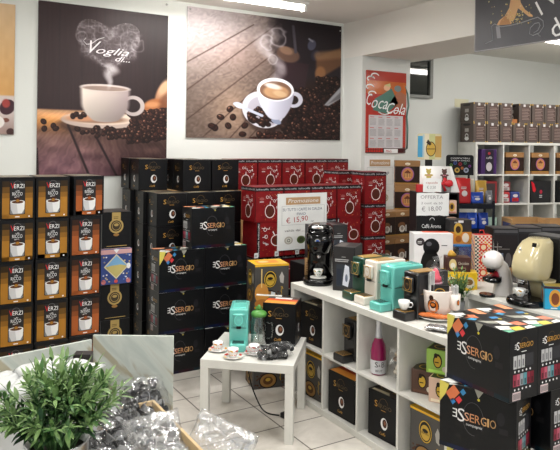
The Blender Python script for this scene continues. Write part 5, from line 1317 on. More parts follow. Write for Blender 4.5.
# white bear display and bean card
r = empty('cardboard_display'); m = MB(); dm = mat('display_white', (226, 224, 222), .5)
m.prof([(0, 0), (.06, 0), (.06, .20), (0.03, .20)], 0, .23, dm); m.build('panel', r)
m = MB(); pp = [(.23, 0), (.30, 0), (.235, .20), (.23, .20)]
a = [m.bm.verts.new((u, .0, v)) for u, v in pp]; b_ = [m.bm.verts.new((u, .05, v)) for u, v in pp]; i_ = m.mi(dm); m._f(a, i_); m._f(b_[::-1], i_); [m._f([a[k], b_[k], b_[(k + 1) % 4], a[(k + 1) % 4]], i_) for k in range(4)]
m.build('wing', r)
m = MB(); f = Face((0, .0, 0), (1, 0, 0), Vector((0, .03, .2)))
for (u, v, s_, c) in ((.06, .12, 1, (176, 160, 80)), (.185, .12, 1.05, (84, 56, 50))):
    cc = pmat(c); m.disc(f, u, v + .04, .019 * s_, .018 * s_, cc, 1); m.disc(f, u - .014, v + .056, .007, .007, cc, 1); m.disc(f, u + .014, v + .056, .007, .007, cc, 1); m.disc(f, u, v, .02 * s_, .027 * s_, cc, 1)
    for sg in (-1, 1): m.disc(f, u + sg * .022, v + .012, .012, .007, cc, 1); m.disc(f, u + sg * .012, v - .03, .009, .012, cc, 1)
    m.pl(f, [(u - .012, v + .018), (u, v + .012), (u + .012, v + .018), (u + .012, v + .006), (u, v + .01), (u - .012, v + .006)], pmat((200, 120, 140)), 2)
m.disc(f, .125, .075, .022, .02, pmat((206, 180, 90)), 1); m.rect(f, .01, .05, .02, .05, pmat((190, 190, 190)), 1); m.build('bear_print', r)
c4 = DC(.055, .07); put(r, c4[0], c4[1], tz + .60, rot, 'white cardboard display with two small bears above the black stand', 'display')
m = MB(); RR = mat('red_ribbon', (190, 30, 40), .4); 
for sg, s_ in ((-1, 1), (1, 1)):
    m.loft([(0, 0, 0, .008, .006), (.05, 0, 0, .03, .012), (.075, 0, 0, .022, .012), (.082, 0, 0, .006, .004)], RR, 14, M=Matrix.Rotation(sg * PI / 2.1, 4, 'Y'))
m.loft([(0, 0, 0, .006, .005), (.06, 0, 0, .012, .004)], RR, 10, M=Matrix.Rotation(PI - .4, 4, 'Y')); m.sph(0, -.004, 0, .014, .012, .014, RR)
m.loft([(0, 0, 0, .006, .005), (.05, 0, 0, .016, .004)], RR, 10, M=Matrix.Rotation(.5, 4, 'Y'))
c5 = DC(.215, .055); put(m.build('ribbon_bow'), c5[0], c5[1], tz + .665, rot, 'red ribbon bow in front of the bear display', 'bow')
m = MB(); m.box(-.09, .09, 0, .05, 0, .06, mat('red_tray', (176, 30, 34), .4), .004); c6 = DC(.095, .012); put(m.build('red_tray'), c6[0], c6[1], tz + .602, rot, 'red tray behind the smaller price card', 'tray')
# rounded bean card
m = MB(); w_, h_ = .205, .215; pts = []
for (cx, cz, a0) in ((w_ - .02, h_ - .02, 0), (.02, h_ - .02, PI / 2), (.02, .02, PI), (w_ - .02, .02, 1.5 * PI)):
    for k in range(5): a = a0 + k * PI / 8; pts.append((cx + .02 * math.cos(a), cz + .02 * math.sin(a)))
a = [m.bm.verts.new((u, 0, v)) for u, v in pts]; b_ = [m.bm.verts.new((u, .006, v)) for u, v in pts]; i_ = m.mi(mat('bean_card', (206, 196, 160), .4)); m._f(a, i_); m._f(b_[::-1], i_); [m._f([a[k], a[k - 1], b_[k - 1], b_[k]], i_) for k in range(len(pts))]
f = Face((0, 0, 0), (1, 0, 0), (0, 0, 1)); m.rect(f, .004, .045, .02, h_ - .02, pmat((74, 150, 190)), 1); m.rect(f, .045, .06, .02, h_ - .006, pmat((170, 190, 196)), 1); m.rect(f, .06, .1, .004, h_ - .004, pmat((216, 206, 180)), 1); m.rect(f, .1, .15, .004, h_ - .004, pmat((190, 190, 136)), 1); m.rect(f, .15, w_ - .002, .02, h_ - .02, pmat((186, 150, 84)), 1)
m.disc(f, .115, .088, .042, .062, pmat((60, 44, 28)), 2); m.disc(f, .115, .088, .036, .055, pmat((196, 160, 70)), 3); m.rect(f, .082, .148, .085, .092, pmat((90, 66, 30)), 4); m.pl(f, [(.075, .14), (.09, .168), (.12, .13), (.105, .115)], pmat((50, 36, 26)), 4)
m.box(.07, .13, .0065, .012, -.06, .1, BLACKM)
x_, y_, z_ = atd(417, 159.5, 5.25); put(m.build('bean_sign'), x_, y_, z_, rot, 'rounded blue and gold card with a large coffee bean', 'sign')

# ------------------------------------------------------------------ black rack with bags
D0 = 6.0; x_, y_, _ = atd(457, 230, D0); rx, ry, rrot = x_, y_, -29
r = empty('wire_rack'); bkk = mat('rack_black', (14, 15, 26), .4, spec=.3)
for z in (.30, .62, .93, 1.17): MB().box(0, .36, 0, .26, z - .05, z, bkk, .006).build('rack_shelf', r)
for u in (0, .34):
    for v in (0, .24): MB().box(u + .0, u + .02, v + .0, v + .02, 0, 1.2, bkk).build('post', r)
put(r, rx, ry, 0, rrot, 'black tiered rack of coffee bags beyond the white table', 'rack')
RC = lambda u, v: (rx + math.cos(math.radians(rrot)) * u - math.sin(math.radians(rrot)) * v, ry + math.sin(math.radians(rrot)) * u + math.cos(math.radians(rrot)) * v)
def bag(key, col, w, h, d=.07, mark=(225, 220, 220)):
    def f_():
        m = MB(); mm = mat('bag_%d_%d_%d' % col, col, .3, .2); m.loft([(0, 0, 0, w / 2, d / 2, 4), (.01, 0, 0, w / 2, d / 2, 4), (h * .6, 0, 0, w / 2, d * .48, 3.5), (h * .85, 0, 0, w / 2 * .97, d * .25, 3), (h * .97, 0, 0, w / 2, .006, 4), (h, 0, 0, w / 2, .004, 4)], mm, 24)
        f = Face((-w / 2, -d / 2 - .001, 0), (1, 0, 0), (0, 0, 1)); m.disc(f, w * .5, h * .4, w * .2, h * .12, pmat(mark), 1); m.lines(f, w * .25, w * .75, h * .58, h * .7, 2, pmat(mark), 1)
        return m.build('coffee_bag')
    return get(key, f_)
BGS = [('bgr', (186, 30, 34), .135, .235, .072, .05, 1.1705, 'red coffee bag, front one on the top tier of the black rack'), ('bgr', (186, 30, 34), .135, .235, .07, .18, 1.1705, 'red coffee bag, rear one on the top tier of the black rack'),
       ('bgw', (196, 184, 160), .11, .22, .155, .17, 1.1705, 'beige coffee bag in the middle of the top tier'), ('bgg', (190, 150, 60), .11, .21, .28, .17, 1.1705, 'gold coffee bag at the right of the top tier'),
       ('bgb', (30, 70, 170), .13, .105, .2, .06, 1.1705, 'low blue coffee pack at the front of the top tier'), ('bgs', (110, 112, 118), .06, .12, .32, .06, 1.1705, 'small grey pack at the right front of the top tier')]
for k, c, w, h_, u, v, z, lb in BGS:
    o = bag(k, c, w, h_, .07); X, Y = RC(u, v); put(o, X, Y, z, rrot, lb, 'coffee bag', 'coffee bags on the black rack')
for i, (u, c, k, lb) in enumerate(((.06, (28, 60, 150), 'bgb2', 'dark blue coffee bag, leftmost on the second tier'), (.16, (30, 74, 180), 'bgb3', 'bright blue coffee bag, second on the second tier'), (.265, (28, 60, 150), 'bgb2', 'dark blue coffee bag, third on the second tier'))):
    o = bag(k, c, .1, .15, .08); X, Y = RC(u, .06); put(o, X, Y, .9305, rrot, lb, 'coffee bag', 'coffee bags on the black rack')
    o = bag('bgk', (60, 30, 34), .1, .12, .08); X, Y = RC(u, .17); put(o, X, Y, .9305, rrot, 'maroon coffee bag on the second tier, rear row %s' % ['left', 'middle', 'right'][i], 'coffee bag', 'coffee bags on the black rack')
for i in range(3):
    o = bag('bgb3', (30, 74, 180), .1, .15, .08); X, Y = RC(.07 + .11 * i, .08); put(o, X, Y, .6205, rrot, 'bright blue coffee bag on the third tier, %s' % ['left', 'middle', 'right'][i], 'coffee bag', 'coffee bags on the black rack')
# rounded black sign on the rack
m = MB(); w_, h_ = .275, .2; pts = []
for (cx, cz, a0) in ((w_ - .025, h_ - .025, 0), (.025, h_ - .025, PI / 2)):
    for k in range(6): a = a0 + k * PI / 10; pts.append((cx + .025 * math.cos(a), cz + .025 * math.sin(a)))
pts += [(0, 0), (w_, 0)]
a = [m.bm.verts.new((u, 0, v)) for u, v in pts]; b_ = [m.bm.verts.new((u, .008, v)) for u, v in pts]; i_ = m.mi(BLACKM); m._f(a, i_); m._f(b_[::-1], i_); [m._f([a[k], a[k - 1], b_[k - 1], b_[k]], i_) for k in range(len(pts))]
f = Face((0, 0, 0), (1, 0, 0), (0, 0, 1)); m.text(f, 'COMPATIBILI', .045, h_ - .04, .014, WHI, 1, w=.19); m.text(f, 'CAFFÈ IN CAPSULE', .045, h_ - .062, .012, WHI, 1, w=.19)
for u, v, q, c in ((.05, .1, .016, (90, 130, 70)), (.09, .12, .018, (60, 80, 140)), (.14, .11, .018, (150, 40, 50)), (.19, .12, .016, (60, 110, 90)), (.11, .05, .026, (190, 160, 80)), (.2, .05, .026, (150, 160, 180)), (.16, .07, .014, (200, 120, 60)), (.235, .09, .014, (120, 60, 130)), (.04, .05, .018, (120, 110, 60))): m.disc(f, u, v, q, q, pmat(c), 1, 14); m.disc(f, u, v, q * .5, q * .5, pmat(tuple(int(x * .5) for x in c)), 2, 10)
m.box(.02, .04, .0085, .016, -.25, .1, BLACKM); m.box(.22, .24, .0085, .016, -.25, .1, BLACKM)
x_, y_, z_ = atd(446, 175, 6.28); put(m.build('capsule_sign'), x_, y_, z_, rrot, 'black rounded sign with coloured capsules above the rack', 'sign')

# ------------------------------------------------------------------ side room shelf
hz = 1.7655
# taupe boxes on top
TB = 'taupe coffee box on the tall shelf, '
us = [.09, .268, .446, .624, .80, .975, 1.15, 1.325]; gw = .174
for i, u in enumerate([-.012 + .1795 * k for k in range(8)]):
    X, Y = bs(u, .03); putc(get('tp', taupe_box), X, Y, hz, -15, .168, .28, TB + 'lower layer, %s from left' % ['first', 'second', 'third', 'fourth', 'fifth', 'sixth', 'seventh', 'eighth'][i], 'coffee box', 'taupe coffee boxes')
for i, u in enumerate((-.012, .168, .348, .61, .79, .97, 1.15, 1.328)):
    X, Y = bs(u, .034 + .004 * (i % 2)); putc(get('tp', taupe_box), X, Y, hz + .2325, -15, .168, .28, TB + 'upper layer, %s from left' % ['first', 'second', 'third', 'fourth', 'fifth', 'sixth', 'seventh', 'eighth'][i], 'coffee box', 'taupe coffee boxes')
X, Y = bs(.52, .05); m = MB(); m.box(0, .075, 0, .1, 0, .045, mat('ochre_card', (170, 104, 50), .5), .003); put(m.build('coffee_box'), X, Y, hz + .233, -15, 'small ochre box lying in the gap of the upper taupe layer', 'coffee box')
# yellow note on the wall
q = ony(458, 103, WY); m = MB(); m.box(-.06, .18, -.004, -.001, 0, .1, mat('yellowed_paper', (214, 210, 180), .7)); put(m.build('wall_note'), q[0], WY, q[2] - .05, 0, 'yellowed paper strip on the wall left of the taupe boxes', 'note')
def ins(o, c, rowz, du, dv, lab, cat, grp=None, rot=0):
    X, Y = bs(.03 + c * (cw2 + .018) + du, dv); a = math.radians(-15 + rot); return put(o, X, Y, rowz, -15 + rot, lab, cat, grp)
r4 = 1.39; r3 = 1.046; r2 = .70
P = [('rect', 'f', .04, .96, .02, .98, (66, 40, 90), 1), ('rect', 'f', .24, .8, .02, .98, (40, 34, 44), 2), ('disc', 'f', .5, .3, .2, .18, (190, 184, 186), 3), ('text', 'f', 'caffè', .3, .62, .1, (200, 200, 200), 3, .4), ('disc', 'f', .5, .84, .09, .06, (160, 50, 60), 3)]
o = small_box('coffee_box', .2, .2, .29, (76, 44, 104), P); ins(o, 0, r4, .165, .12, 'purple coffee box in the top left cell of the tall shelf', 'coffee box')
for c in (1, 2, 3):
    o = get('ob', oval_box, 0); ins(o, c, r4, .168, .13, 'brown coffee box with purple oval in the top row of the tall shelf, %s' % ['', 'second cell', 'third cell', 'fourth cell'][c], 'coffee box', 'brown and gold coffee boxes')
for k, (c, u, z, h_, col, lb) in enumerate(((1, .065, r3, .13, (176, 40, 44), 'red and silver coffee bag, lower left in the second cell'), (1, .2, r3, .13, (40, 60, 130), 'red and blue coffee bag, lower right in the second cell'), (1, .07, r3 + .135, .12, (150, 60, 62), 'red and silver coffee bag on top in the second cell'))):
    w_ = .12; m = MB(); m.box(-.065, .065, -.06, .06, 0, h_, mat('pack_%d' % k, col, .35), .015, 2); f = Face((-.065, -.06, 0), (1, 0, 0), (0, 0, 1)); m.rect(f, .02, .11, .015, h_ * .45, pmat((180, 176, 174) if k != 1 else (190, 40, 40)), 1); m.disc(f, .065, h_ * .65, .035, .02, pmat((216, 206, 206)), 2); m.lines(f, .03, .1, .02, .05, 2, pmat((90, 40, 40)), 2)
    ins(m.build('coffee_bag'), c, z, u + .01, .13, lb + ' of the tall shelf', 'coffee bag', 'packs in the tall shelf')
P = [('disc', 'f', .5, .45, .27, .3, (40, 40, 44), 1), ('disc', 'f', .5, .5, .07, .09, (170, 40, 60), 2), ('lines', 'f', .42, .6, .24, .4, (190, 190, 190), 3, 2), ('poly', 'f', [(0, .98), (.14, .9), (.26, .6), (.2, .48), (.1, .52), (.04, .8)], (196, 30, 44), 4)]
o = small_box('coffee_box', .285, .25, .265, (20, 20, 22), P); ins(o, 2, r3, .168, .14, 'large black box with a red ribbon corner in the tall shelf', 'coffee box')
o = get('sb', s_box); ins(o, 3, r3, .17, .14, 'black cup-print coffee box in the rightmost middle cell of the tall shelf', 'coffee box', 'black cup-print coffee boxes')
for c in (1, 2, 3):
    o = pod_bag(.26, .22, .13, 60 + c, [(196, 190, 184), (170, 90, 50), (206, 202, 200)], 'pod_bag', 24); ins(o, c, r2 + .016, .168, .17, 'clear bag of pods in the third row of the tall shelf, %s' % ['', 'second cell', 'third cell', 'fourth cell'][c], 'bag', 'pod bags in the tall shelf')
m = MB(); m.box(-.09, .09, -.1, .1, 0, .18, mat('mint_card', (150, 176, 164), .5), .004); ins(m.build('mint_box'), 0, r2, .2, .13, 'mint green box in the left cell of the third row of the tall shelf', 'box')
P = [('rect', 'f', .1, .9, .1, .9, (70, 60, 60), 1)]
o = small_box('coffee_box', .26, .2, .26, (150, 40, 44), P); ins(o, 0, r3, .168, .15, 'dull red box behind the rack in the left cell of the tall shelf', 'coffee box')

# ------------------------------------------------------------------ dark table goods
def dark_carton():
    P = [('rect', 'f', .06, .94, .05, .85, (40, 34, 34), 1), ('lines', 'f', .2, .8, .5, .56, (110, 104, 100), 2, 1), ('rect', 'f', .15, .4, .08, .42, (120, 130, 150), 2), ('disc', 'f', .6, .26, .12, .17, (96, 90, 90), 2), ('rect', 'f', .05, .95, .9, .97, (90, 88, 90), 2), ('rect', 't', .1, .9, .3, .8, (80, 78, 78), 1)]
    return small_box('machine_carton', .2, .2, .325, (20, 18, 19), P)
for i, (px, D, z, lb) in enumerate(((493, 4.92, .75, 'dark carton left of three behind the white round-headed machine'), (517, 5.0, .75, 'dark carton between the white and cream machines'), (541, 5.08, .75, 'dark carton behind the cream machine'))):
    x_, y_, _ = atd(px, 240, D); putc(get('dc', dark_carton), x_, y_, z, -31, .2, .2, lb, 'carton', 'dark machine cartons on the dark table')
m = MB(); x_, y_, _ = atd(489.5, 240, 4.68)
for k in range(3): m.tube([(k * .03, 0, 0), (k * .03, 0, .3 - .02 * k)], .006, CHROME, 8)
m.tube([(-.02, 0, .22), (.09, 0, .22)], .004, CHROME, 8); m.tube([(-.02, 0, .12), (.09, 0, .12)], .004, CHROME, 8); m.box(-.03, .08, -.03, .03, 0, .006, BLACKM); put(m.build('wire_holder'), x_, y_, .75, -31, 'small chrome wire holder between the patterned box and dark cartons', 'holder')
def tray_carton():
    m = MB(); W, D_, H = .36, .26, .13; th = .006
    m.box(0, W, 0, th, 0, H * .8, CARDB); m.box(0, W, D_ - th, D_, 0, H, CARDB); m.box(0, th, th, D_ - th, 0, H, CARDB); m.box(W - th, W, th, D_ - th, 0, H, CARDB); m.box(th, W - th, th, D_ - th, 0, th, CARDB)
    f = Face((0, 0, 0), (1, 0, 0), (0, 0, 1)); m.rect(f, .03, W - .03, .015, H * .7, pmat((34, 44, 110)), 1); m.text(f, 'X', W * .5, .03, .05, WHI, 2, w=.05); m.lines(f, .05, W * .45, .03, .08, 2, pmat((206, 206, 220)), 2)
    l = Face((0, D_, 0), (0, -1, 0), (0, 0, 1)); m.rect(l, .03, D_ - .03, .015, H * .7, pmat((34, 44, 110)), 1)
    return m.build('cardboard_tray')
for i, (px, py, D, lb, rt) in enumerate(((512, 237, 5.9, 'open cardboard tray with blue print, left of two behind the cream machine', -29), (549, 238, 5.84, 'open cardboard tray with blue print, right of two behind the cream machine', -31))):
    x_, y_, z_ = atd(px, py, D); put(get('tc', tray_carton), x_, y_, .905, rt, lb, 'cardboard tray', 'blue printed cardboard trays')
q = atd(556, 250, 6.02); c = MB(); c.box(-.46, .46, -.20, .20, 0, .904, mat('grey_cabinet', (96, 94, 92), .5), .004); put(c.build('cabinet'), q[0], q[1], 0, -31, 'plain grey cabinet under the cardboard trays', 'cabinet')

# ------------------------------------------------------------------ right cube shelf goods
# white round-headed machine
r = empty('coffee_machine'); WG = mat('gloss_white_plastic', (226, 222, 222), .18, coat=.3)
m = MB(); m.loft([(0, 0, .045, .058, .06), (.01, 0, .045, .06, .062), (.08, 0, .05, .053, .055), (.15, 0, .04, .048, .05), (.20, 0, .015, .047, .05), (.225, 0, -.01, .045, .045)], WG, 32); m.build('body', r)
m = MB(); m.sph(0, -.035, .225, .063, .066, .061, WG, 30, 18); m.build('head', r)
m = MB(); m.ring(Face((0, 0, 0), (0, 1, 0), (0, 0, 1)), -.035, .225, .0665, .0615, .0012, pmat((170, 166, 166)), 0, 48, 1.2, 3.6); m.disc(Face((-.03, -.098, .25), (1, 0, 0), (0, 0, 1)), .03, 0, .008, .008, pmat((190, 60, 70)), 1); m.build('seam', r)
m = MB(); m.loft([(.15, 0, -.055, .022, .02), (.165, 0, -.05, .03, .025), (.18, 0, -.045, .03, .03)], BLACKG, 18); m.build('spout', r)
m = MB(); m.loft([(.085, 0, -.03, .05, .04), (.095, 0, -.04, .062, .055), (.11, 0, -.04, .062, .055), (.125, 0, -.02, .05, .035)], BLACKG, 24); m.build('capsule_tray', r)
m = MB(); m.loft([(0, 0, 0, .03, .002), (.002, 0, 0, .032, .003)], mat('red_disc', (150, 24, 44), .3), 20, M=Matrix.Translation((.01, -.012, .125)) @ Matrix.Rotation(PI / 2, 4, 'X')); m.sph(.005, -.018, .128, .03, .008, .03, mat('red_disc', 0)); m.build('red_accent', r)
m = MB(); m.loft([(0, 0, -.075, .05, .045), (.012, 0, -.075, .052, .047), (.016, 0, -.075, .047, .042)], BLACKG, 26); m.build('drip_tray', r)
X, Y = onz(495, 296, .765); put(r, X + .03, Y + .01, .765, -100, 'white round-headed capsule machine on the right cube shelf', 'coffee machine'); r.scale = (1.02, 1.02, 1.0)
x_, y_ = onz(507, 292, .765); put(kraft_tag(.15, .07), x_ + .03, y_ + .03, .7655, -31, 'kraft paper packet standing beside the white round-headed machine', 'packet')
# cream machine
r = empty('coffee_machine'); CRM = mat('cream_plastic', (186, 174, 136), .15, coat=.4)
m = MB(); m.loft([(0, 0, .0, .115, .20, 3.4), (.012, 0, .0, .12, .205, 3.4), (.035, 0, .0, .115, .20, 3.4), (.04, 0, .0, .105, .185, 3.4)], BLACKG, 36); m.build('base', r)
m = MB(); m.box(-.115, .115, .06, .22, .036, .40, BLACKM, .012, 3); m.build('rear_tank', r)
m = MB(); m.loft([(.145, 0, -.05, .08, .08, 3), (.165, 0, -.06, .09, .10, 3), (.22, 0, -.055, .096, .11, 3.4), (.28, 0, -.045, .094, .105, 3.4), (.335, 0, -.022, .088, .092, 3.2), (.37, 0, -.002, .078, .078, 3), (.39, 0, .012, .055, .055, 2.6)], CRM, 40); m.build('front_shell', r)
m = MB(); m.loft([(.04, .03, 0, .06, .04, 3), (.10, .03, 0, .065, .05, 3), (.146, .03, 0, .08, .06, 3)], CRM, 24); m.build('column', r)
m = MB(); m.cyl(-.03, -.11, .125, .15, .03, CHROME, n=20); m.cyl(-.03, -.11, .112, .125, .018, BLACKG, n=16); m.build('spout', r)
m = MB(); m.sph(-.03, -.112, .31, .022, .012, .020, BLACKG, 20, 10); m.ring(Face((-.03, -.125, .31), (1, 0, 0), (0, 0, 1)), 0, 0, .014, .018, .004, CHROME, 1); m.build('badge', r)
m = MB(); m.box(-.02, .025, -.02, .02, 0, .035, CRM, .010, 3, M=Matrix.Translation((.04, -.08, .335)) @ Matrix.Rotation(-.35, 4, 'X')); m.box(-.012, .016, -.021, -.019, .006, .03, BLACKG, .0, M=Matrix.Translation((.04, -.082, .335)) @ Matrix.Rotation(-.35, 4, 'X')); m.build('lever', r)
X, Y = onz(536, 303, .765); CXm, CYm = X + .03, Y + .015
put(r, CXm, CYm, .765, -88, 'large cream coffee machine with black tank at the right edge', 'coffee machine')
c_ = Matrix.Rotation(math.radians(-88), 3, 'Z') @ Vector((-.03, -.125, 0)); o = espresso_cup(False, [(222, 170, 50), (206, 206, 200)], 1); put(o, CXm + c_.x, CYm + c_.y, .8055, -30, 'white and yellow cup under the spout of the cream machine', 'espresso cup')
m = MB()
for k in range(4): m.loft([(k * .018, 0, 0, .024, .024), (k * .018 + .06, 0, 0, .033, .033), (k * .018 + .063, 0, 0, .034, .034)], PAPER, 20)
x_, y_, z_ = atd(560, 292, 3.72); put(m.build('paper_cups'), x_, y_, .7655, 0, 'stack of white paper cups at the right edge of the photo', 'cups')
def blue_tin():
    P = []
    for s_ in 'fl': P += [('rect', s_, .03, .97, .03, .9, (40, 150, 190), 1), ('disc', s_, .5, .5, .28, .38, (206, 150, 60), 2), ('disc', s_, .5, .48, .18, .26, (120, 66, 36), 3), ('rect', s_, .0, 1, .9, 1, (60, 40, 50), 1), ('lines', s_, .3, .7, .06, .14, (226, 226, 226), 3, 1)]
    P += [('rect', 't', .05, .95, .05, .95, (150, 130, 60), 1)]
    return small_box('pod_box', .12, .11, .135, (60, 120, 140), P)
x_, y_ = onz(544, 309.5, .765); putc(get('bt', blue_tin), x_, y_, .7655, -45, .12, .11, 'blue pod box with gold badge before the cream machine', 'pod box', 'blue pod boxes')

# stacked machine cartons in the right foreground
def bcf(X, Y, z, rot, lab):
    a = math.radians(rot); o = get('bc', big_carton, True); c, s_ = math.cos(a), math.sin(a)   # X, Y is the front-right bottom corner
    return put(o, X - c * .18 - s_ * .0925, Y - s_ * .18 + c * .0925, z, rot, lab, 'carton', 'large black machine cartons')
for i in range(2):
    bcf(2.247 + i * .188, 1.815 + .002 * i, .608, -90, BC + ' in the foreground pile, top layer, %s' % ['foremost at the left', 'right one'][i])
bcf(2.31, 1.826, .304, -71.5, BC + ' in the foreground pile, second layer, turned slightly')
for i in range(1, 3):
    bcf(2.345 + i * .205, 1.83, .304, -88, BC + ' in the foreground pile, second layer, %s' % ['', 'middle', 'rightmost'][i])
for i in range(3):
    bcf(2.26 + i * .19, 1.82, 0, -90, BC + ' in the foreground pile, floor layer, %s' % ['foremost', 'middle', 'rightmost'][i])

# small plant behind the giant cup
def leaf(m, base, dirv, L_, W, mt, droop=.3, up=Vector((0, 0, 1))):
    d = dirv.normalized(); s_ = d.cross(up); s_ = s_.normalized() if s_.length > .05 else Vector((1, 0, 0)); n = s_.cross(d)
    i_ = m.mi(mt); rows = []
    for t, w in ((0, .12), (.25, .8), (.5, 1), (.78, .62), (1, .03)):
        c = base + d * (L_ * t) - Vector((0, 0, 1)) * (droop * L_ * t * t); rows.append((m.bm.verts.new(c - s_ * W / 2 * w + n * W * .12 * w), m.bm.verts.new(c), m.bm.verts.new(c + s_ * W / 2 * w + n * W * .12 * w)))
    for a, b_ in zip(rows, rows[1:]): m._f([a[0], a[1], b_[1], b_[0]], i_, True); m._f([a[1], a[2], b_[2], b_[1]], i_, True)
def leafmat(n, c):
    if n in MATS: return MATS[n]
    m = mat(n, c, .42, var=.25, vscale=30); return m
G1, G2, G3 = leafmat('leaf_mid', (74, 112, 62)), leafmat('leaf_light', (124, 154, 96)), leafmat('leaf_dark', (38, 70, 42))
def plant(nst, h_, spread, LL, LW, seed, rbase=.03, lowcut=0, tlow=.3):
    rr = random.Random(seed); fo = MB(); st = MB()
    for k in range(nst):
        a = rr.uniform(0, 2 * PI); q = rr.random() ** .6; tip = Vector((math.cos(a) * spread * q, math.sin(a) * spread * q, max(lowcut * .9, h_ * (1 - .5 * q * q) * rr.uniform(.62, 1.12))))
        b0 = Vector((math.cos(a) * rbase * q, math.sin(a) * rbase * q, 0)); mid = b0.lerp(tip, .5) + Vector((-math.cos(a), -math.sin(a), .8)) * spread * .12
        P_ = [b0 * (1 - t) ** 2 + mid * 2 * t * (1 - t) + tip * t * t for t in [float(q_) for q_ in np.linspace(0, 1, 8)]]
        st.tube(P_, .0016, G1, 5)
        for t in [float(q_) for q_ in np.linspace(tlow, 1, 9)]:
            p = b0 * (1 - t) ** 2 + mid * 2 * t * (1 - t) + tip * t * t; tg = (2 * (1 - t) * (mid - b0) + 2 * t * (tip - mid)).normalized()
            side = tg.cross(Vector((rr.uniform(-1, 1), rr.uniform(-1, 1), rr.uniform(-1, 1)))).normalized()
            for sg in (-1, 1):
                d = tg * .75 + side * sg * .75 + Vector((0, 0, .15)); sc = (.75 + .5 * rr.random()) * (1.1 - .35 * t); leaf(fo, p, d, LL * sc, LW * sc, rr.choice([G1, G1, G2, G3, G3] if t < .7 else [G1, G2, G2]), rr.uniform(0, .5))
        leaf(fo, tip, (tip - mid) + Vector((0, 0, .02)), LL, LW * .9, G2, .1)
    return fo, st
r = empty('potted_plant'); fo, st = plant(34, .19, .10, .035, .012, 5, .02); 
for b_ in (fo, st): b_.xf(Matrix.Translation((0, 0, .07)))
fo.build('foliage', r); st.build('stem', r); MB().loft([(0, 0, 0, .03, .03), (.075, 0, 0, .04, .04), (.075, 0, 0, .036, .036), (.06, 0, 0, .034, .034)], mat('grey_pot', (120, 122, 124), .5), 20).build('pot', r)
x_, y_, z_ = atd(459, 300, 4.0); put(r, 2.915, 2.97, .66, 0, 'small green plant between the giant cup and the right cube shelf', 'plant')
m = MB(); m.box(-.08, .08, -.08, .08, 0, .66, WHITE, .003); put(m.build('pedestal'), 3.03, 2.84, 0, 0, 'white pedestal under the small green plant', 'pedestal'); r.location = (3.03, 2.84, .66)

# ================================================================== LEFT FOREGROUND
bx0, bx1, by0, by1, bz = -.55, 1.00, .95, 2.84, .45
r = empty('display_bench'); MB().box(bx0, bx1, by0, by1, bz - .05, bz, WHITE, .003).build('bench_top', r)
MB().box(bx0 + .04, bx1 - .04, by0 + .04, by1 - .04, 0, bz - .0505, mat('bench_panel', (196, 194, 190), .5), .003).build('bench_body', r)
side_ = MB(); side_.box(1.002, 1.24, 1.75, 2.28, 0, .449, WHITE, .003); tag(side_.build('side_box'), 'white box beside the bench under the standing clear bag', 'box')
tag(r, 'low white bench under the plant and pod bags at bottom left', 'bench')
# marble boards
def marble():
    if 'pale_marble' in MATS: return MATS['pale_marble']
    m = mat('pale_marble', (196, 202, 196), .3); nt = m.node_tree; b_ = nt.nodes['Principled BSDF']
    tc = nt.nodes.new('ShaderNodeTexCoord'); m0 = nt.nodes.new('ShaderNodeMapping'); m0.inputs['Rotation'].default_value = (0, -.85, .0); mp = nt.nodes.new('ShaderNodeMapping'); mp.inputs['Scale'].default_value = (1.5, 2.0, 9)
    w = nt.nodes.new('ShaderNodeTexNoise'); w.inputs['Scale'].default_value = 1.7; w.inputs['Detail'].default_value = 7; w.inputs['Distortion'].default_value = .6
    rp = nt.nodes.new('ShaderNodeValToRGB'); e = rp.color_ramp.elements
    e[0].position = .38; e[0].color = (*lin((176, 170, 148)), 1); e[1].position = .50; e[1].color = (*lin((204, 210, 203)), 1); x = e.new(.60); x.color = (*lin((188, 196, 190)), 1); x = e.new(.43); x.color = (*lin((198, 202, 194)), 1); x = e.new(.68); x.color = (*lin((208, 214, 208)), 1)
    nt.links.new(tc.outputs['Object'], m0.inputs['Vector']); nt.links.new(m0.outputs['Vector'], mp.inputs['Vector']); nt.links.new(mp.outputs['Vector'], w.inputs['Vector']); nt.links.new(w.outputs['Fac'], rp.inputs['Fac']); nt.links.new(rp.outputs['Color'], b_.inputs['Base Color'])
    return m
def board(p, q, z0, z1, lab, lean=0):
    p = Vector((*p, 0)); q = Vector((*q, 0)); d = (q - p); L_ = d.length; m = MB(); m.box(0, L_, 0, .012, 0, z1 - z0, marble(), .001, 1)
    o = m.build('marble_board'); put(o, p.x, p.y, z0, math.degrees(math.atan2(d.y, d.x)), lab, 'board', 'marble boards'); o.rotation_euler[0] = lean; return o
zl = .85
pR0 = atd(93, 338, 2.79); pR1 = atd(173.5, 336, 2.79); 
board(pR0[:2], pR1[:2], .45, .855, 'upright pale marble board left of the white table')
pL0 = atd(-4, 357, 2.50); pL1 = atd(92, 341, 2.76)
board(pL0[:2], pL1[:2], .45, .845, 'long pale marble board behind the plant')
# crate
WD = mat('pine_wood', (206, 178, 134), .6, var=.12, vscale=12)
r = empty('wooden_crate'); w_, d_, h_ = .34, .62, .17
for n_, a in (('crate_side', (0, .012, 0, d_, 0, h_)), ('crate_side', (w_ - .012, w_, 0, d_, 0, h_)), ('crate_end', (.0125, w_ - .0125, 0, .012, 0, h_)), ('crate_end', (.0125, w_ - .0125, d_ - .012, d_, 0, h_)), ('crate_floor', (.0125, w_ - .0125, .0125, d_ - .0125, 0, .01))):
    MB().box(*a, WD, .001, 1).build(n_, r)
put(r, .938 - w_, 2.565 - d_, bz, 0, 'pale pine crate holding clear bags of coffee pods', 'crate')
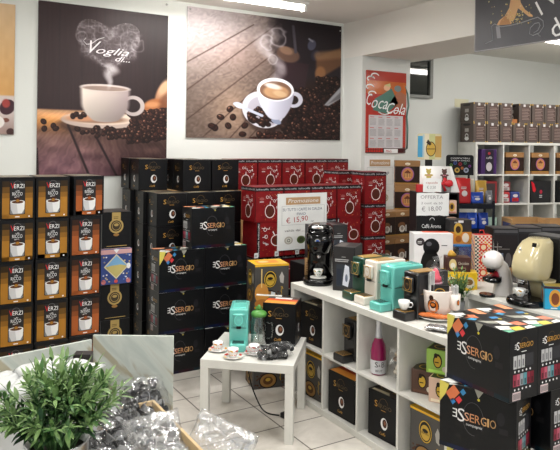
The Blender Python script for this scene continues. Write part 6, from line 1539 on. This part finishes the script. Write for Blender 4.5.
# bags
def leanbag(o, x, y, z, rx, ry, rz, lab):
    o.location = (x, y, z); o.rotation_euler = (rx, ry, rz); return tag(o, lab, 'bag', 'clear bags of coffee pods')
def bg(px, py, z): return onz(px, py, z)
DG = (52, 52, 55)
BB = [(138, 401, .61, .24, .22, .09, .85, .1, .15, [BL, BL, BL, BL, SV, DG], 'clear bag of black pods leaning in the crate against the marble board'),
      (116, 424, .60, .22, .20, .08, .45, .25, .9, [SV, DG, BL, BL], 'clear bag of silver pods right of the plant'),
      (154, 440, .58, .22, .22, .08, .6, -.1, -.2, [WB, SV, DG, WB], 'clear bag of white pods along the crate side'),
      (180, 464, .55, .20, .18, .07, .3, .1, .5, [WB, WB, SV], 'clear bag of white pods at the bottom edge of the photo'),
      (100, 452, .61, .24, .22, .08, .3, -.2, .1, [BL, SV, DG], 'clear bag of mixed pods beside the metal pot'),
      (222, 436, .53, .26, .17, .05, 1.05, .35, -.75, [WB, WB, WB], 'nearly empty clear bag standing up right of the crate')]
for i, (px, py, z, w, d, h_, rx_, ry_, rz_, cols, lb) in enumerate(BB):
    X, Y = onz(px, py, z); o = pod_bag(w, d, h_, 11 + i * 3, cols, 'pod_bag', 60 if i < 5 else 4, 1.15, film_mat('shiny_film', .05, .40) if i in (0, 1, 4) else film_mat('milky_film', .35, .8)); leanbag(o, X, Y, z - .03, rx_, ry_, rz_, lb)
# pale packets behind the plant
for i, (px, py, z, c) in enumerate(((14, 378, 2.34, 0), (46, 374, 2.38, 1), (74, 376, 2.44, 0), (34, 388, 2.22, 1))):
    X, Y, _ = atd(px, py, z); m = pillow(.2, .14, .05, mat('pale_packet', (216, 218, 218), .3), 50 + i, 12, .4); o = put(m.build('paper_packet'), X, Y, .79 + .03 * (i % 2), 20 * i, 'crumpled white packet behind the plant, %s' % ['left', 'centre', 'right', 'nearest the left edge'][i], 'packet', 'white packets behind the plant'); o.rotation_euler[0] = .08
m = MB(); m.box(-.28, .20, -.15, .10, 0, .338, mat('white_box', (206, 206, 204), .5), .003); X, Y, _ = atd(34, 385, 2.34); put(m.build('storage_box'), X, Y, bz, -4, 'white storage box under the white packets', 'box')
P = [('text', 'f', 'V', .1, .7, .14, (190, 30, 36), 2, .2), ('text', 'f', 'ERZI', .3, .7, .1, (226, 226, 226), 2, .55), ('text', 'f', 'INTENSO', .12, .5, .09, (220, 220, 220), 2, .75), ('disc', 'f', .5, .25, .25, .18, (190, 190, 190), 2), ('rect', 'f', .05, .95, .03, .14, (190, 90, 40), 1)]
X, Y = atd(82, 360, 2.62)[:2]; o = small_box('coffee_packet', .07, .05, .14, (40, 36, 36), P); put(o, X, Y - .02, .70, -28, 'small dark coffee packet with red V peeking above the leaves', 'coffee packet')
m = MB(); m.box(-.06, .06, -.04, .04, 0, .25, mat('white_box', 0), .002); put(m.build('pedestal_box'), X, Y - .02, .45, -28, 'small white box under the dark coffee packet', 'box')
# plant in metal pot
X, Y = cw((57 - 280 + .013 * 290) / F * 1.9, 1.9); pz = .605
r = empty('potted_plant'); PM = mat('brushed_steel', (176, 178, 180), .28, .9)
m = MB(); m.loft([(0, 0, 0, .08, .08), (.003, 0, 0, .083, .083), (.2, 0, 0, .092, .092), (.206, 0, 0, .095, .095), (.21, 0, 0, .095, .095), (.21, 0, 0, .09, .09), (.17, 0, 0, .086, .086)], PM, 44); m.build('pot', r)
MB().loft([(.168, 0, 0, .085, .085), (.176, 0, 0, .084, .084)], mat('soil', (40, 32, 26), .9, bump=.5), 30).build('soil', r)
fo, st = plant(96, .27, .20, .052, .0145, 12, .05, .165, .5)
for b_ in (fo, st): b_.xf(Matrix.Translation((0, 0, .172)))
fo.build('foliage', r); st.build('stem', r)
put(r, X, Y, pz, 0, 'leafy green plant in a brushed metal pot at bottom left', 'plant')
m = MB(); m.box(-.12, .12, -.12, .12, 0, pz - bz - .0005, mat('white_box', 0), .003); put(m.build('riser_box'), X, Y, bz, -31, 'white riser box under the metal plant pot', 'box')

# ================================================================== CAMERA, WORLD, VIEW
cam = bpy.data.cameras.new('camera'); cam.sensor_width = 36; cam.lens = F / 560 * 36; cam.shift_y = (HY - 225) / 560; cam.clip_start = .05
co = bpy.data.objects.new('camera', cam); COL.objects.link(co)
fw = Vector((SY, CY, 0)); rt = Vector((CY, -SY, 0)); up = Vector((0, 0, 1)); c, s_ = math.cos(ROLL), math.sin(ROLL)
r_ = rt * c + up * s_; u_ = up * c - rt * s_
co.matrix_world = Matrix(((r_.x, u_.x, -fw.x, 0), (r_.y, u_.y, -fw.y, 0), (r_.z, u_.z, -fw.z, EYE), (0, 0, 0, 1)))
sc = bpy.context.scene; sc.camera = co
w = bpy.data.worlds.new('sky'); sc.world = w; w.use_nodes = True; bg_ = w.node_tree.nodes['Background']; bg_.inputs[0].default_value = (.80, .88, 1, 1); bg_.inputs[1].default_value = .7
sc.view_settings.view_transform = 'Standard'; sc.view_settings.look = 'None'; sc.view_settings.gamma = 1; sc.view_settings.use_curve_mapping = False; sc.view_settings.exposure = EXPO
sc.cycles.use_denoising = True; sc.cycles.max_bounces = 7; sc.cycles.diffuse_bounces = 4; sc.cycles.transparent_max_bounces = 12; sc.cycles.caustics_refractive = False; sc.cycles.caustics_reflective = False; sc.cycles.sample_clamp_indirect = 6
